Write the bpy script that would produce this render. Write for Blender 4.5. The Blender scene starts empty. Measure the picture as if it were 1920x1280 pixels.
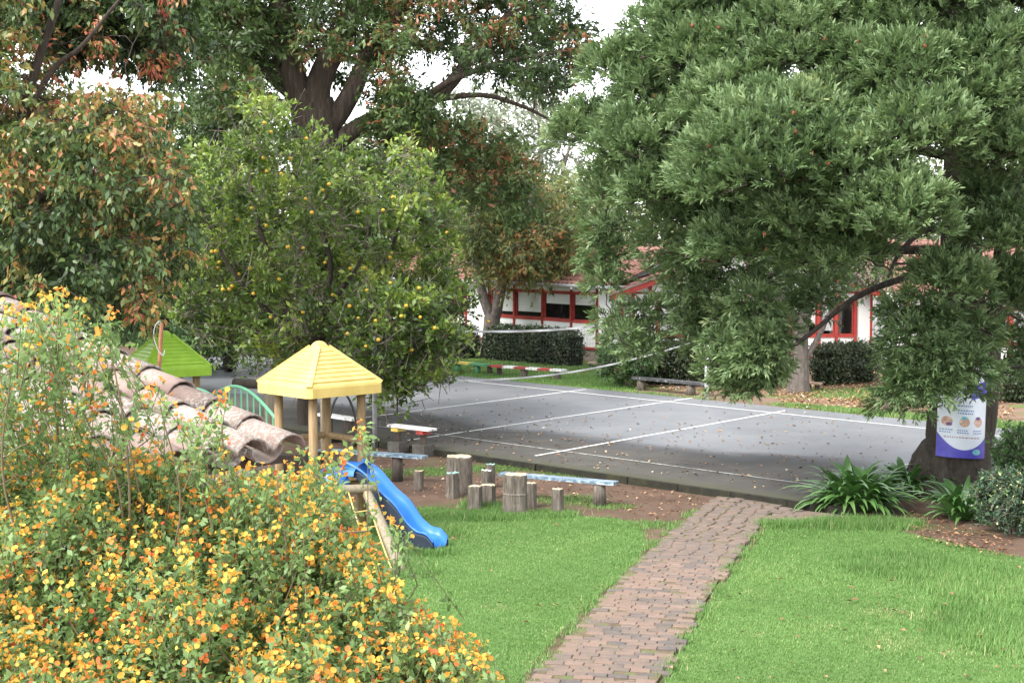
import bpy, math
import numpy as np
from mathutils import Vector

# ------------------------------------------------------------------ camera, sky, sun, exposure
scene = bpy.context.scene
col = scene.collection
F, CX, CY, CAMH = 2800.0, 960.0, 640.0, 4.5          # focal length in photo pixels, eye height in metres
PITCH = math.atan(198.0 / F)
cam_data = bpy.data.cameras.new('camera')
cam_data.sensor_width = 36.0
cam_data.lens = F / 1920.0 * 36.0
cam_data.clip_start = 0.1
cam_data.clip_end = 2000.0
cam = bpy.data.objects.new('camera', cam_data)
col.objects.link(cam)
cam.location = (0, 0, CAMH)
cam.rotation_euler = (math.radians(90) - PITCH, 0, 0)
scene.camera = cam

SUN_DIR = Vector((-0.50, -0.42, 0.76)).normalized()     # towards the bright part of the overcast
world = bpy.data.worlds.new('World')
scene.world = world
world.use_nodes = True
wn, wl = world.node_tree.nodes, world.node_tree.links
sky = wn.new('ShaderNodeTexSky')
sky.sky_type = 'NISHITA'
sky.sun_disc = False
sky.sun_elevation = math.asin(SUN_DIR.z)
sky.sun_rotation = math.atan2(SUN_DIR.x, SUN_DIR.y)
sky.air_density = 1.0
sky.dust_density = 1.0
sky.ozone_density = 1.0
hs = wn.new('ShaderNodeHueSaturation')
hs.inputs['Saturation'].default_value = 0.16
wl.new(sky.outputs[0], hs.inputs['Color'])
bg = wn['Background']
bg.inputs['Strength'].default_value = 0.15
wl.new(hs.outputs[0], bg.inputs['Color'])

sun_data = bpy.data.lights.new('sun', 'SUN')
sun_data.energy = 1.5
sun_data.angle = math.radians(25)
sun_data.color = (1.0, 0.955, 0.89)
sun = bpy.data.objects.new('sun', sun_data)
col.objects.link(sun)
sun.rotation_euler = (-SUN_DIR).to_track_quat('-Z', 'Y').to_euler()

vs = scene.view_settings
vs.view_transform = 'Standard'
vs.look = 'None'
vs.gamma = 1.0
vs.use_curve_mapping = False
vs.exposure = 2.02
scene.cycles.max_bounces = 8
scene.cycles.diffuse_bounces = 4
scene.cycles.glossy_bounces = 3
scene.cycles.transmission_bounces = 6
scene.cycles.transparent_max_bounces = 8
scene.cycles.use_denoising = True

# ------------------------------------------------------------------ geometry of the view -> places in the world
cP, sP = math.cos(PITCH), math.sin(PITCH)
EYE = np.array([0.0, 0.0, CAMH])
def ray(px, py):
    a, b = (px - CX) / F, (CY - py) / F
    return np.array([a, cP + b * sP, -sP + b * cP])
def at(px, py, d):                       # point at ground distance d
    r = ray(px, py)
    return EYE + r * (d / r[1])
def gr(px, py, z=0.0):                   # point on the level z
    r = ray(px, py)
    return EYE + r * ((z - CAMH) / r[2])
def at_many(px, py, d):
    a, b = (px - CX) / F, (CY - py) / F
    r = np.stack([a, cP + b * sP, -sP + b * cP], 1)
    return EYE + r * (d / r[:, 1])[:, None]
def inside(poly, x, y):
    poly = np.asarray(poly, float)
    r = np.zeros(len(x), bool)
    j = len(poly) - 1
    for i in range(len(poly)):
        xi, yi = poly[i]; xj, yj = poly[j]
        c = ((yi > y) != (yj > y)) & (x < (xj - xi) * (y - yi) / (yj - yi + 1e-12) + xi)
        r ^= c
        j = i
    return r
def sample_poly(poly, n, rng):
    poly = np.asarray(poly, float)
    lo, hi = poly.min(0), poly.max(0)
    out = np.zeros((0, 2))
    while len(out) < n:
        p = lo + rng.random((n * 2 + 64, 2)) * (hi - lo)
        out = np.concatenate([out, p[inside(poly, p[:, 0], p[:, 1])]])
    return out[:n]
def spread(poly, n, rng):                # best-candidate sampling: even cover of an outline
    pts = sample_poly(poly, n * 6, rng)
    keep = [pts[0]]
    for i in range(1, n):
        c = pts[rng.integers(0, len(pts), 10)]
        k = np.array(keep)
        dd = ((c[:, None, :] - k[None]) ** 2).sum(2).min(1)
        keep.append(c[dd.argmax()])
    return np.array(keep)
def unit(v):
    v = np.asarray(v, float)
    return v / (np.linalg.norm(v, axis=-1, keepdims=True) + 1e-9)

# ------------------------------------------------------------------ materials
def newmat(name):
    m = bpy.data.materials.new(name)
    m.use_nodes = True
    nt = m.node_tree
    return m, nt, nt.nodes['Principled BSDF']
def ramp(nt, stops, fac, interp='LINEAR'):
    r = nt.nodes.new('ShaderNodeValToRGB')
    r.color_ramp.interpolation = interp
    e = r.color_ramp.elements
    while len(e) < len(stops): e.new(0.5)
    for k, (p, c) in enumerate(stops):
        e[k].position = p
        e[k].color = (*c, 1)
    nt.links.new(fac, r.inputs[0])
    return r.outputs[0]
def noise(nt, scale, detail=4, rough=0.55, vec=None, dist=0.0):
    n = nt.nodes.new('ShaderNodeTexNoise')
    n.inputs['Scale'].default_value = scale
    n.inputs['Detail'].default_value = detail
    n.inputs['Roughness'].default_value = rough
    n.inputs['Distortion'].default_value = dist
    if vec is not None: nt.links.new(vec, n.inputs['Vector'])
    return n.outputs[0]
def world_pos(nt):
    return nt.nodes.new('ShaderNodeNewGeometry').outputs['Position']
def obj_pos(nt):
    return nt.nodes.new('ShaderNodeTexCoord').outputs['Object']
def mixc(nt, fac, a, b, mode='MIX'):
    m = nt.nodes.new('ShaderNodeMix')
    m.data_type = 'RGBA'
    m.blend_type = mode
    for s, v in ((0, fac), (6, a), (7, b)):
        if isinstance(v, (int, float)): m.inputs[s].default_value = v
        elif isinstance(v, tuple): m.inputs[s].default_value = (*v, 1)
        else: nt.links.new(v, m.inputs[s])
    return m.outputs[2]
def mapr(nt, v, a, b, c=0.0, d=1.0):
    m = nt.nodes.new('ShaderNodeMapRange')
    for i, x in ((1, a), (2, b), (3, c), (4, d)): m.inputs[i].default_value = x
    nt.links.new(v, m.inputs[0])
    return m.outputs[0]
def math_n(nt, op, a, b=None):
    m = nt.nodes.new('ShaderNodeMath')
    m.operation = op
    for i, v in ((0, a), (1, b)):
        if v is None: continue
        if isinstance(v, (int, float)): m.inputs[i].default_value = v
        else: nt.links.new(v, m.inputs[i])
    return m.outputs[0]
def bump(nt, p, h, strength=0.4, dist=0.02):
    b = nt.nodes.new('ShaderNodeBump')
    b.inputs['Strength'].default_value = strength
    b.inputs['Distance'].default_value = dist
    nt.links.new(h, b.inputs['Height'])
    nt.links.new(b.outputs[0], p.inputs['Normal'])
def surf(name, stops, scale=3.0, rough=0.8, bump_s=0.3, bump_d=0.01, stretch=None, spec=0.4, detail=6, local=True):
    m, nt, p = newmat(name)
    v = obj_pos(nt) if local else world_pos(nt)
    if stretch:
        mp = nt.nodes.new('ShaderNodeMapping')
        mp.inputs['Scale'].default_value = stretch
        nt.links.new(v, mp.inputs[0]); v = mp.outputs[0]
    n = noise(nt, scale, detail, 0.6, v)
    nt.links.new(ramp(nt, stops, n), p.inputs['Base Color'])
    p.inputs['Roughness'].default_value = rough
    p.inputs['Specular IOR Level'].default_value = spec
    if bump_s: bump(nt, p, noise(nt, scale * 4, detail, 0.6, v), bump_s, bump_d)
    return m
def leafmat(name, stops, rough=0.5, trans=0.3, spec=0.35, gain=1.35):
    m, nt, p = newmat(name)
    a = nt.nodes.new('ShaderNodeAttribute'); a.attribute_name = 'tone'
    c = ramp(nt, stops, a.outputs['Fac'])
    nt.links.new(c, p.inputs['Base Color'])
    p.inputs['Roughness'].default_value = rough
    p.inputs['Specular IOR Level'].default_value = spec
    t = nt.nodes.new('ShaderNodeBsdfTranslucent')
    nt.links.new(mixc(nt, 1.0, c, (gain, gain * 1.05, gain * 0.8), 'MULTIPLY'), t.inputs[0])
    mx = nt.nodes.new('ShaderNodeMixShader'); mx.inputs[0].default_value = trans
    out = nt.nodes['Material Output']
    nt.links.new(p.outputs[0], mx.inputs[1]); nt.links.new(t.outputs[0], mx.inputs[2])
    nt.links.new(mx.outputs[0], out.inputs[0])
    return m
def randmat(name, stops, rough=0.85, scale=9.0, mixn=0.5, bump_s=0.4, bump_d=0.006, lichen=None, moss=None):
    m, nt, p = newmat(name)                     # colour differs from piece to piece
    oi = nt.nodes.new('ShaderNodeObjectInfo')
    wp = world_pos(nt)
    n1 = noise(nt, scale, 6, 0.65, wp)
    f = math_n(nt, 'ADD', math_n(nt, 'MULTIPLY', oi.outputs['Random'], 1 - mixn), math_n(nt, 'MULTIPLY', n1, mixn))
    c = ramp(nt, stops, f)
    if lichen:
        ln = noise(nt, lichen[1], 8, 0.7, wp)
        lm = mapr(nt, ln, lichen[2], lichen[2] + 0.07)
        big = mapr(nt, noise(nt, lichen[3], 3, 0.5, wp), lichen[4], lichen[4] + 0.15)
        c = mixc(nt, math_n(nt, 'MULTIPLY', lm, big), c, lichen[0])
    if moss:
        lm = mapr(nt, noise(nt, moss[1], 8, 0.7, wp), moss[2], moss[2] + 0.1)
        c = mixc(nt, lm, c, moss[0])
    nt.links.new(c, p.inputs['Base Color'])
    p.inputs['Roughness'].default_value = rough
    p.inputs['Specular IOR Level'].default_value = 0.3
    bump(nt, p, noise(nt, scale * 5, 6, 0.65, wp), bump_s, bump_d)
    return m

M = {}
# ------------------------------------------------------------------ objects and tags
def tag(o, label=None, cat=None, group=None, kind=None):
    if label: o['label'] = label
    if cat: o['category'] = cat
    if group: o['group'] = group
    if kind: o['kind'] = kind
    return o
def thing(name, label, cat, loc, group=None):
    o = bpy.data.objects.new(name, None)
    o.empty_display_size = 0.2
    o.location = tuple(map(float, loc))
    col.objects.link(o)
    return tag(o, label, cat, group)
def origin(o):
    r = np.zeros(3)
    while o is not None:
        r = r + np.array(o.location); o = o.parent
    return r
def link(name, me, mats, parent=None, loc=None):
    o = bpy.data.objects.new(name, me)
    for m in (mats if isinstance(mats, (list, tuple)) else [mats]): me.materials.append(m)
    col.objects.link(o)
    if parent is not None: o.parent = parent
    elif loc is not None: o.location = tuple(map(float, loc))
    return o
def np_mesh(name, V, Fc, mats, parent=None, tone=None, loc=None, smooth=False, mi=None, kind=None):
    V = np.asarray(V, float)
    off = origin(parent) if parent is not None else (np.asarray(loc, float) if loc is not None else np.zeros(3))
    V = V - off
    me = bpy.data.meshes.new(name)
    m, k = Fc.shape
    me.vertices.add(len(V)); me.vertices.foreach_set('co', V.astype(np.float32).ravel())
    me.loops.add(m * k); me.loops.foreach_set('vertex_index', Fc.astype(np.int32).ravel())
    me.polygons.add(m); me.polygons.foreach_set('loop_start', np.arange(0, m * k, k, dtype=np.int32))
    try: me.polygons.foreach_set('loop_total', np.full(m, k, np.int32))
    except Exception: pass
    if mi is not None: me.polygons.foreach_set('material_index', np.asarray(mi, np.int32))
    me.update(calc_edges=True)
    if tone is not None:
        a = me.attributes.new('tone', 'FLOAT', 'FACE')
        a.data.foreach_set('value', np.clip(tone, 0, 1).astype(np.float32))
    if smooth: me.polygons.foreach_set('use_smooth', np.ones(m, bool))
    o = link(name, me, mats, parent, loc)
    if kind: o['kind'] = kind
    return o
class MB:                                 # small meshes: boxes, beams, tubes, lathes
    def __init__(s): s.v, s.f, s.m = [], [], []
    def add(s, v, f, m=0):
        n = len(s.v)
        s.v += [tuple(map(float, p)) for p in v]
        s.f += [tuple(n + i for i in q) for q in f]
        s.m += [m] * len(f)
        return s
    def prism(s, a, b, m=0):              # two loops of equal length joined into a closed solid
        n = len(a)
        s.add(list(a) + list(b), [tuple(range(n))[::-1], tuple(range(n, 2 * n))] +
              [(i, (i + 1) % n, n + (i + 1) % n, n + i) for i in range(n)], m)
        return s
    def box(s, c, size, ax=(1, 0, 0), m=0, up=(0, 0, 1)):
        c = np.asarray(c, float); ax = unit(ax); up = unit(up); ay = unit(np.cross(up, ax)); up = np.cross(ax, ay)
        hx, hy, hz = [x / 2 for x in size]
        q = [(-hx, -hy), (hx, -hy), (hx, hy), (-hx, hy)]
        return s.prism([c + ax * a + ay * b - up * hz for a, b in q], [c + ax * a + ay * b + up * hz for a, b in q], m)
    def beam(s, p, q, w, h, m=0, up=(0, 0, 1)):
        p, q = np.asarray(p, float), np.asarray(q, float)
        d = q - p
        if abs(unit(d)[2]) > 0.97: up = (0, 1, 0)
        return s.box((p + q) / 2, (np.linalg.norm(d), w, h), d, m, up)
    def tube(s, pts, rad, n=8, m=0, cap=True):
        V, Fc = tube_np(pts, rad, n)
        s.add(V, [tuple(f) for f in Fc], m)
        if cap:
            k = len(s.v) - len(V); L = len(pts)
            s.f += [tuple(k + i for i in range(n))[::-1], tuple(k + (L - 1) * n + i for i in range(n))]; s.m += [m, m]
        return s
    def build(s, name, mats, parent=None, loc=None, smooth=False, kind=None):
        off = origin(parent) if parent is not None else (np.asarray(loc, float) if loc is not None else np.zeros(3))
        me = bpy.data.meshes.new(name)
        me.from_pydata([tuple(np.asarray(p) - off) for p in s.v], [], s.f)
        me.polygons.foreach_set('material_index', s.m)
        if smooth: me.polygons.foreach_set('use_smooth', [True] * len(s.f))
        me.update()
        o = link(name, me, mats, parent, loc)
        if kind: o['kind'] = kind
        return o
def tube_np(pts, rad, n=6):
    pts = np.asarray(pts, float)
    rad = np.broadcast_to(np.asarray(rad, float), (len(pts),))
    t = np.gradient(pts, axis=0); t = unit(t)
    ref = np.array([0.0, 0, 1]) if abs(t[0, 2]) < 0.8 else np.array([1.0, 0, 0])
    V = []
    for i in range(len(pts)):
        a = unit(np.cross(ref, t[i])); b = np.cross(t[i], a)
        ref = np.cross(a, -t[i]) if False else ref
        ang = np.arange(n) * 2 * math.pi / n
        V.append(pts[i] + rad[i] * (np.cos(ang)[:, None] * a + np.sin(ang)[:, None] * b))
    Fc = []
    for i in range(len(pts) - 1):
        for j in range(n):
            Fc.append((i * n + j, i * n + (j + 1) % n, (i + 1) * n + (j + 1) % n, (i + 1) * n + j))
    return np.concatenate(V), np.array(Fc)
def cat(parts):
    V, Fc, k = [], [], 0
    for v, f in parts:
        V.append(v); Fc.append(f + k); k += len(v)
    return np.concatenate(V), np.concatenate(Fc)
def smooth_path(pts, n=5):                # Catmull-Rom through the points
    p = np.asarray(pts, float)
    p = np.concatenate([[2 * p[0] - p[1]], p, [2 * p[-1] - p[-2]]])
    out = []
    for i in range(1, len(p) - 2):
        for t in np.linspace(0, 1, n, endpoint=False):
            out.append(0.5 * ((2 * p[i]) + (-p[i - 1] + p[i + 1]) * t + (2 * p[i - 1] - 5 * p[i] + 4 * p[i + 1] - p[i + 2]) * t ** 2
                              + (-p[i - 1] + 3 * p[i] - 3 * p[i + 1] + p[i + 2]) * t ** 3))
    out.append(p[-2])
    return np.array(out)
def copy_obj(o, parent, loc, rotz=0.0, name=None):
    c = o.copy(); col.objects.link(c); c.parent = parent
    c.location = tuple(map(float, loc)); c.rotation_euler = (0, 0, rotz)
    return c
# ------------------------------------------------------------------ leaves
def leaf_quads(P, D, N, L, W, fold=0.18):
    D = unit(D); S = unit(np.cross(D, N)); N = np.cross(S, D)
    L = np.asarray(L)[:, None]; W = np.asarray(W)[:, None]
    mid = P + D * L * 0.45
    V = np.stack([P, mid + S * W / 2 + N * W * fold, P + D * L - N * L * 0.08, mid - S * W / 2 + N * W * fold], 1).reshape(-1, 3)
    return V, np.arange(len(V)).reshape(-1, 4)
def rdir(n, rng):
    return unit(rng.normal(size=(n, 3)))
def twig_quads(A, Bp, r0, r1):
    D = unit(Bp - A); S = unit(np.cross(D, np.array([0.31, 0.52, 0.8]))); T = np.cross(D, S)
    n = len(A); V = np.zeros((n, 6, 3))
    for k in range(3):
        a = 2 * math.pi * k / 3
        o = S * math.cos(a) + T * math.sin(a)
        V[:, k] = A + o * np.asarray(r0).reshape(-1, 1); V[:, 3 + k] = Bp + o * np.asarray(r1).reshape(-1, 1)
    base = (np.arange(n) * 6)[:, None, None]
    Fc = base + np.array([[0, 1, 4, 3], [1, 2, 5, 4], [2, 0, 3, 5]])[None]
    return V.reshape(-1, 3), Fc.reshape(-1, 4)
def grow(stems, targets, rng, rmax=0.07, rmin=0.012, sag=0.06, sides=4):
    """join every clump centre to the nearest bit of wood"""
    nodes = np.concatenate([smooth_path(s[0], 4) for s in stems])
    nrad = np.concatenate([np.interp(np.linspace(0, 1, (len(s[0]) - 1) * 4 + 1), np.linspace(0, 1, len(s[1])), s[1]) for s in stems])
    root = nodes[nrad.argmax()]
    order = np.argsort(np.array([((nodes - t) ** 2).sum(1).min() for t in targets]))
    parts = []
    for k in order:
        t = targets[k]
        dist = np.linalg.norm(nodes - t, axis=1) + 0.8 * np.maximum(0, nodes[:, 2] - t[2] - 0.3)
        j = dist.argmin()
        a = nodes[j]; L = np.linalg.norm(t - a)
        if L < 0.05: continue
        pts = [a + (t - a) * s + rng.normal(size=3) * L * 0.05 * (0 < s < 1) + np.array([0, 0, 1]) * L * sag * math.sin(s * math.pi) for s in (0, .25, .5, .75, 1)]
        r0 = min(nrad[j] * 0.7, rmax, 0.02 + 0.02 * L)
        rr = np.linspace(r0, max(rmin, r0 * 0.35), 5)
        parts.append(tube_np(np.array(pts), rr, sides))
        nodes = np.concatenate([nodes, pts[1:]]); nrad = np.concatenate([nrad, rr[1:]])
    return parts
def foliage(C, R, rng, twigs=14, per=9, L=0.12, W=0.05, up=0.35, droop=0.0, spreadv=1.0, out=None, tone=None, tvar=0.12, t0=0.25, squash=0.8, nup=0.9):
    """leafy twigs round clump centres C with radii R; returns leaves (V,F,tone) and twigs (V,F)"""
    n = len(C); K = n * twigs
    ci = np.repeat(np.arange(n), twigs)
    d = rdir(K, rng) * spreadv
    if out is not None: d = d + out[ci]
    d[:, 2] += up
    d = unit(d); d[:, 2] *= squash
    R = np.asarray(R)
    A = C[ci] + rng.normal(size=(K, 3)) * R[ci][:, None] * 0.22
    Bp = A + d * (R[ci] * rng.uniform(0.6, 1.15, K))[:, None]
    Bp[:, 2] -= droop * R[ci] * 0.5
    tv, tf = twig_quads(A, Bp, np.full(K, 0.007), np.full(K, 0.003))
    ti = np.repeat(np.arange(K), per); m = len(ti)
    s = t0 + (1 - t0) * rng.random(m)
    P = A[ti] + (Bp - A)[ti] * s[:, None] + rng.normal(size=(m, 3)) * L * 0.25
    D = unit(Bp - A)[ti] * 0.6 + rdir(m, rng) * 0.9
    D[:, 2] -= droop
    N = rdir(m, rng); N[:, 2] += nup
    ls = L * rng.uniform(0.65, 1.25, m)
    lv, lf = leaf_quads(P, D, N, ls, ls * (W / L) * rng.uniform(0.8, 1.2, m))
    tn = (tone[ci][ti] if tone is not None else 0.5) + rng.normal(size=m) * tvar
    return (lv, lf, tn), (tv, tf)
# ------------------------------------------------------------------ material library
M['soil'] = None
def soil_mat():
    m, nt, p = newmat('soil')
    wp = world_pos(nt)
    c = ramp(nt, [(0.25, (0.07, 0.045, 0.032)), (0.5, (0.115, 0.074, 0.054)), (0.7, (0.165, 0.112, 0.082))], noise(nt, 1.6, 9, 0.7, wp))
    c = mixc(nt, mapr(nt, noise(nt, 28, 4, 0.6, wp), 0.45, 0.75, 0, 0.6), c, (0.10, 0.07, 0.05))
    c = mixc(nt, mapr(nt, noise(nt, 0.55, 5, 0.6, wp), 0.56, 0.66, 0, 0.6), c, (0.075, 0.11, 0.035))
    nt.links.new(c, p.inputs['Base Color'])
    p.inputs['Roughness'].default_value = 0.95
    p.inputs['Specular IOR Level'].default_value = 0.15
    bump(nt, p, noise(nt, 16, 8, 0.7, wp), 0.6, 0.03)
    return m
M['soil'] = soil_mat()
def yard_mat():
    m, nt, p = newmat('yard_earth')
    wp = world_pos(nt)
    c = ramp(nt, [(0.3, (0.15, 0.10, 0.07)), (0.7, (0.24, 0.165, 0.12))], noise(nt, 1.2, 8, 0.65, wp))
    g = ramp(nt, [(0.3, (0.085, 0.155, 0.035)), (0.7, (0.14, 0.22, 0.05))], noise(nt, 5, 6, 0.7, wp))
    sx = nt.nodes.new('ShaderNodeSeparateXYZ'); nt.links.new(wp, sx.inputs[0])
    left = mapr(nt, sx.outputs[0], 6.0, 1.0, -0.10, 0.14)        # more grass by the hedge, bare earth further right
    f = math_n(nt, 'ADD', noise(nt, 0.55, 5, 0.6, wp), left)
    c = mixc(nt, mapr(nt, f, 0.47, 0.56), c, g)
    nt.links.new(c, p.inputs['Base Color'])
    p.inputs['Roughness'].default_value = 0.95
    p.inputs['Specular IOR Level'].default_value = 0.15
    bump(nt, p, noise(nt, 20, 8, 0.7, wp), 0.6, 0.03)
    return m
M['yard'] = yard_mat()
M['turf'] = surf('turf_earth', [(0.3, (0.075, 0.135, 0.04)), (0.6, (0.10, 0.17, 0.05)), (0.8, (0.13, 0.18, 0.065))], 6, 0.95, 0.5, 0.02, spec=0.1, local=False)
def asphalt_mat(edge_n, edge_d):
    m, nt, p = newmat('asphalt')
    wp = world_pos(nt)
    base = ramp(nt, [(0.3, (0.13, 0.138, 0.152)), (0.5, (0.16, 0.168, 0.18)), (0.7, (0.192, 0.199, 0.21))], noise(nt, 0.5, 8, 0.6, wp))
    grit = mapr(nt, noise(nt, 90, 3, 0.7, wp), 0.35, 0.7, 0.82, 1.12)
    # damp dirty strip along the kerb, with a wavy tide line
    vm = nt.nodes.new('ShaderNodeVectorMath'); vm.operation = 'DOT_PRODUCT'
    nt.links.new(wp, vm.inputs[0]); vm.inputs[1].default_value = (edge_n[0], edge_n[1], 0)
    u = math_n(nt, 'SUBTRACT', vm.outputs['Value'], edge_d)
    wav = math_n(nt, 'MULTIPLY', math_n(nt, 'SUBTRACT', noise(nt, 0.22, 5, 0.55, wp, 0.4), 0.5), 4.6)
    d = math_n(nt, 'ADD', u, wav)
    near = mapr(nt, d, 4.0, 3.0)
    rim = math_n(nt, 'MULTIPLY', mapr(nt, d, 2.6, 3.2), mapr(nt, d, 4.4, 3.4))
    dirt = ramp(nt, [(0.3, (0.045, 0.041, 0.035)), (0.55, (0.068, 0.062, 0.053)), (0.75, (0.094, 0.087, 0.073))], noise(nt, 1.6, 8, 0.65, wp))
    c = mixc(nt, near, base, dirt)
    c = mixc(nt, math_n(nt, 'MULTIPLY', rim, 0.8), c, (0.04, 0.04, 0.042))
    moss = math_n(nt, 'MULTIPLY', mapr(nt, math_n(nt, 'ADD', u, math_n(nt, 'MULTIPLY', noise(nt, 2.5, 6, 0.7, wp), 0.5)), 0.75, 0.2), 0.8)
    c = mixc(nt, moss, c, (0.05, 0.055, 0.018))
    cr = nt.nodes.new('ShaderNodeTexVoronoi'); cr.feature = 'DISTANCE_TO_EDGE'; cr.inputs['Scale'].default_value = 0.33
    nt.links.new(mixc(nt, 0.25, wp, nt.nodes['Noise Texture'].outputs[1]), cr.inputs['Vector'])
    crack = math_n(nt, 'MULTIPLY', mapr(nt, cr.outputs['Distance'], 0.0035, 0.0), mapr(nt, noise(nt, 0.35, 2, 0.5, wp), 0.56, 0.62))
    c = mixc(nt, math_n(nt, 'MULTIPLY', crack, 0.7), c, (0.035, 0.035, 0.038))
    mul = nt.nodes.new('ShaderNodeCombineColor')
    for i in range(3): nt.links.new(grit, mul.inputs[i])
    c = mixc(nt, 1.0, c, mul.outputs[0], 'MULTIPLY')
    nt.links.new(c, p.inputs['Base Color'])
    rg = mapr(nt, math_n(nt, 'ADD', near, math_n(nt, 'MULTIPLY', noise(nt, 0.8, 4, 0.6, wp), 0.5)), 0.1, 1.2, 0.42, 0.82)
    nt.links.new(rg, p.inputs['Roughness'])
    bump(nt, p, noise(nt, 140, 4, 0.7, wp), 0.35, 0.006)
    return m
def line_mat():
    m, nt, p = newmat('worn_line_paint')
    wp = world_pos(nt)
    c = mixc(nt, mapr(nt, noise(nt, 14, 6, 0.75, wp), 0.52, 0.68, 0, 0.8), (0.78, 0.78, 0.76), (0.2, 0.2, 0.2))
    nt.links.new(c, p.inputs['Base Color']); p.inputs['Roughness'].default_value = 0.7
    return m
def faint_mat():
    m, nt, p = newmat('faded_line_paint')
    wp = world_pos(nt)
    c = mixc(nt, mapr(nt, noise(nt, 9, 6, 0.75, wp), 0.42, 0.6, 0.1, 0.85), (0.55, 0.55, 0.52), (0.11, 0.105, 0.09))
    nt.links.new(c, p.inputs['Base Color']); p.inputs['Roughness'].default_value = 0.75
    return m
M['line'], M['line_faint'] = line_mat(), faint_mat()
M['brick'] = randmat('path_brick', [(0.2, (0.085, 0.078, 0.075)), (0.36, (0.13, 0.108, 0.096)), (0.5, (0.175, 0.128, 0.102)), (0.64, (0.20, 0.138, 0.108)), (0.8, (0.20, 0.158, 0.135))],
                     0.9, 5, 0.6, 0.6, 0.012, moss=((0.09, 0.11, 0.045), 3.0, 0.62))
M['tile'] = randmat('old_roof_tile', [(0.22, (0.12, 0.085, 0.075)), (0.42, (0.205, 0.15, 0.128)), (0.58, (0.265, 0.19, 0.16)), (0.75, (0.31, 0.26, 0.235))], 0.92, 7, 0.5, 0.5, 0.006,
                    lichen=((0.34, 0.335, 0.30), 46, 0.48, 1.6, 0.42), moss=((0.07, 0.072, 0.055), 60, 0.58))
M['far_tile'] = surf('red_roof_tile', [(0.3, (0.15, 0.075, 0.058)), (0.5, (0.235, 0.115, 0.09)), (0.7, (0.28, 0.165, 0.135))], 2.2, 0.9, 0.4, 0.02)
M['white_wall'] = surf('white_wall_paint', [(0.3, (0.74, 0.74, 0.73)), (0.7, (0.82, 0.82, 0.81))], 1.5, 0.85, 0.15, 0.005)
M['cream_wall'] = surf('plaster_wall', [(0.3, (0.56, 0.54, 0.51)), (0.7, (0.70, 0.68, 0.65))], 2.5, 0.9, 0.25, 0.006)
M['red_wood'] = surf('red_painted_timber', [(0.3, (0.30, 0.035, 0.03)), (0.7, (0.42, 0.06, 0.045))], 5, 0.6, 0.2, 0.004)
M['rod'] = surf('rusty_iron', [(0.3, (0.17, 0.06, 0.03)), (0.7, (0.36, 0.17, 0.10))], 22, 0.85, 0.4, 0.002)
M['wood'] = surf('round_timber', [(0.3, (0.16, 0.105, 0.05)), (0.55, (0.255, 0.175, 0.088)), (0.75, (0.32, 0.235, 0.13))], 5, 0.75, 0.4, 0.005, stretch=(6, 6, 0.7))
M['wood_dark'] = surf('dark_wet_timber', [(0.3, (0.035, 0.028, 0.022)), (0.7, (0.10, 0.08, 0.065))], 6, 0.8, 0.4, 0.006, stretch=(5, 5, 1))
M['log_grey'] = surf('weathered_log', [(0.3, (0.15, 0.125, 0.085)), (0.6, (0.25, 0.215, 0.15)), (0.8, (0.16, 0.145, 0.12))], 6, 0.85, 0.5, 0.01, stretch=(5, 5, 0.8))
M['stump'] = surf('stump_bark', [(0.28, (0.05, 0.041, 0.033)), (0.5, (0.13, 0.11, 0.09)), (0.72, (0.225, 0.20, 0.17))], 7, 0.92, 0.8, 0.02, stretch=(4.5, 4.5, 0.6))
M['stump_top'] = surf('sawn_wood', [(0.35, (0.11, 0.09, 0.07)), (0.5, (0.45, 0.37, 0.24)), (0.65, (0.62, 0.56, 0.42))], 9, 0.9, 0.4, 0.01)
M['teal_paint'] = surf('pale_teal_paint', [(0.35, (0.20, 0.36, 0.32)), (0.65, (0.30, 0.50, 0.45))], 14, 0.6, 0.1, 0.002)
M['white_paint'] = surf('chalky_white_paint', [(0.35, (0.55, 0.58, 0.57)), (0.6, (0.80, 0.82, 0.80))], 16, 0.65, 0.1, 0.002)
M['bark_dark'] = surf('dark_bark', [(0.3, (0.028, 0.022, 0.018)), (0.7, (0.085, 0.065, 0.05))], 4, 0.95, 0.9, 0.03, stretch=(3, 3, 0.5))
M['bark_brown'] = surf('brown_bark', [(0.3, (0.034, 0.028, 0.022)), (0.55, (0.072, 0.058, 0.046)), (0.75, (0.13, 0.108, 0.088))], 3.2, 0.95, 1.0, 0.05, stretch=(4, 4, 0.35))
M['bark_mid'] = surf('ridged_bark', [(0.3, (0.06, 0.046, 0.036)), (0.55, (0.125, 0.097, 0.075)), (0.75, (0.21, 0.175, 0.14))], 3.2, 0.95, 1.0, 0.05, stretch=(4, 4, 0.35))
M['bark_grey'] = surf('grey_bark', [(0.3, (0.075, 0.063, 0.055)), (0.6, (0.155, 0.132, 0.117)), (0.75, (0.23, 0.21, 0.19))], 6, 0.9, 0.6, 0.02, stretch=(2, 2, 1))
M['twig'] = surf('twig_bark', [(0.3, (0.09, 0.072, 0.058)), (0.7, (0.24, 0.21, 0.175))], 5, 0.9, 0, 0)
M['twig_red'] = surf('reddish_twig', [(0.3, (0.09, 0.06, 0.035)), (0.7, (0.18, 0.15, 0.08))], 5, 0.9, 0, 0)
M['yellow'] = surf('yellow_moulded_plastic', [(0.22, (0.40, 0.29, 0.10)), (0.36, (0.56, 0.40, 0.115)), (0.7, (0.67, 0.50, 0.17))], 3.5, 0.5, 0.12, 0.004, spec=0.45, stretch=(1, 1, 0.5))
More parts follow.
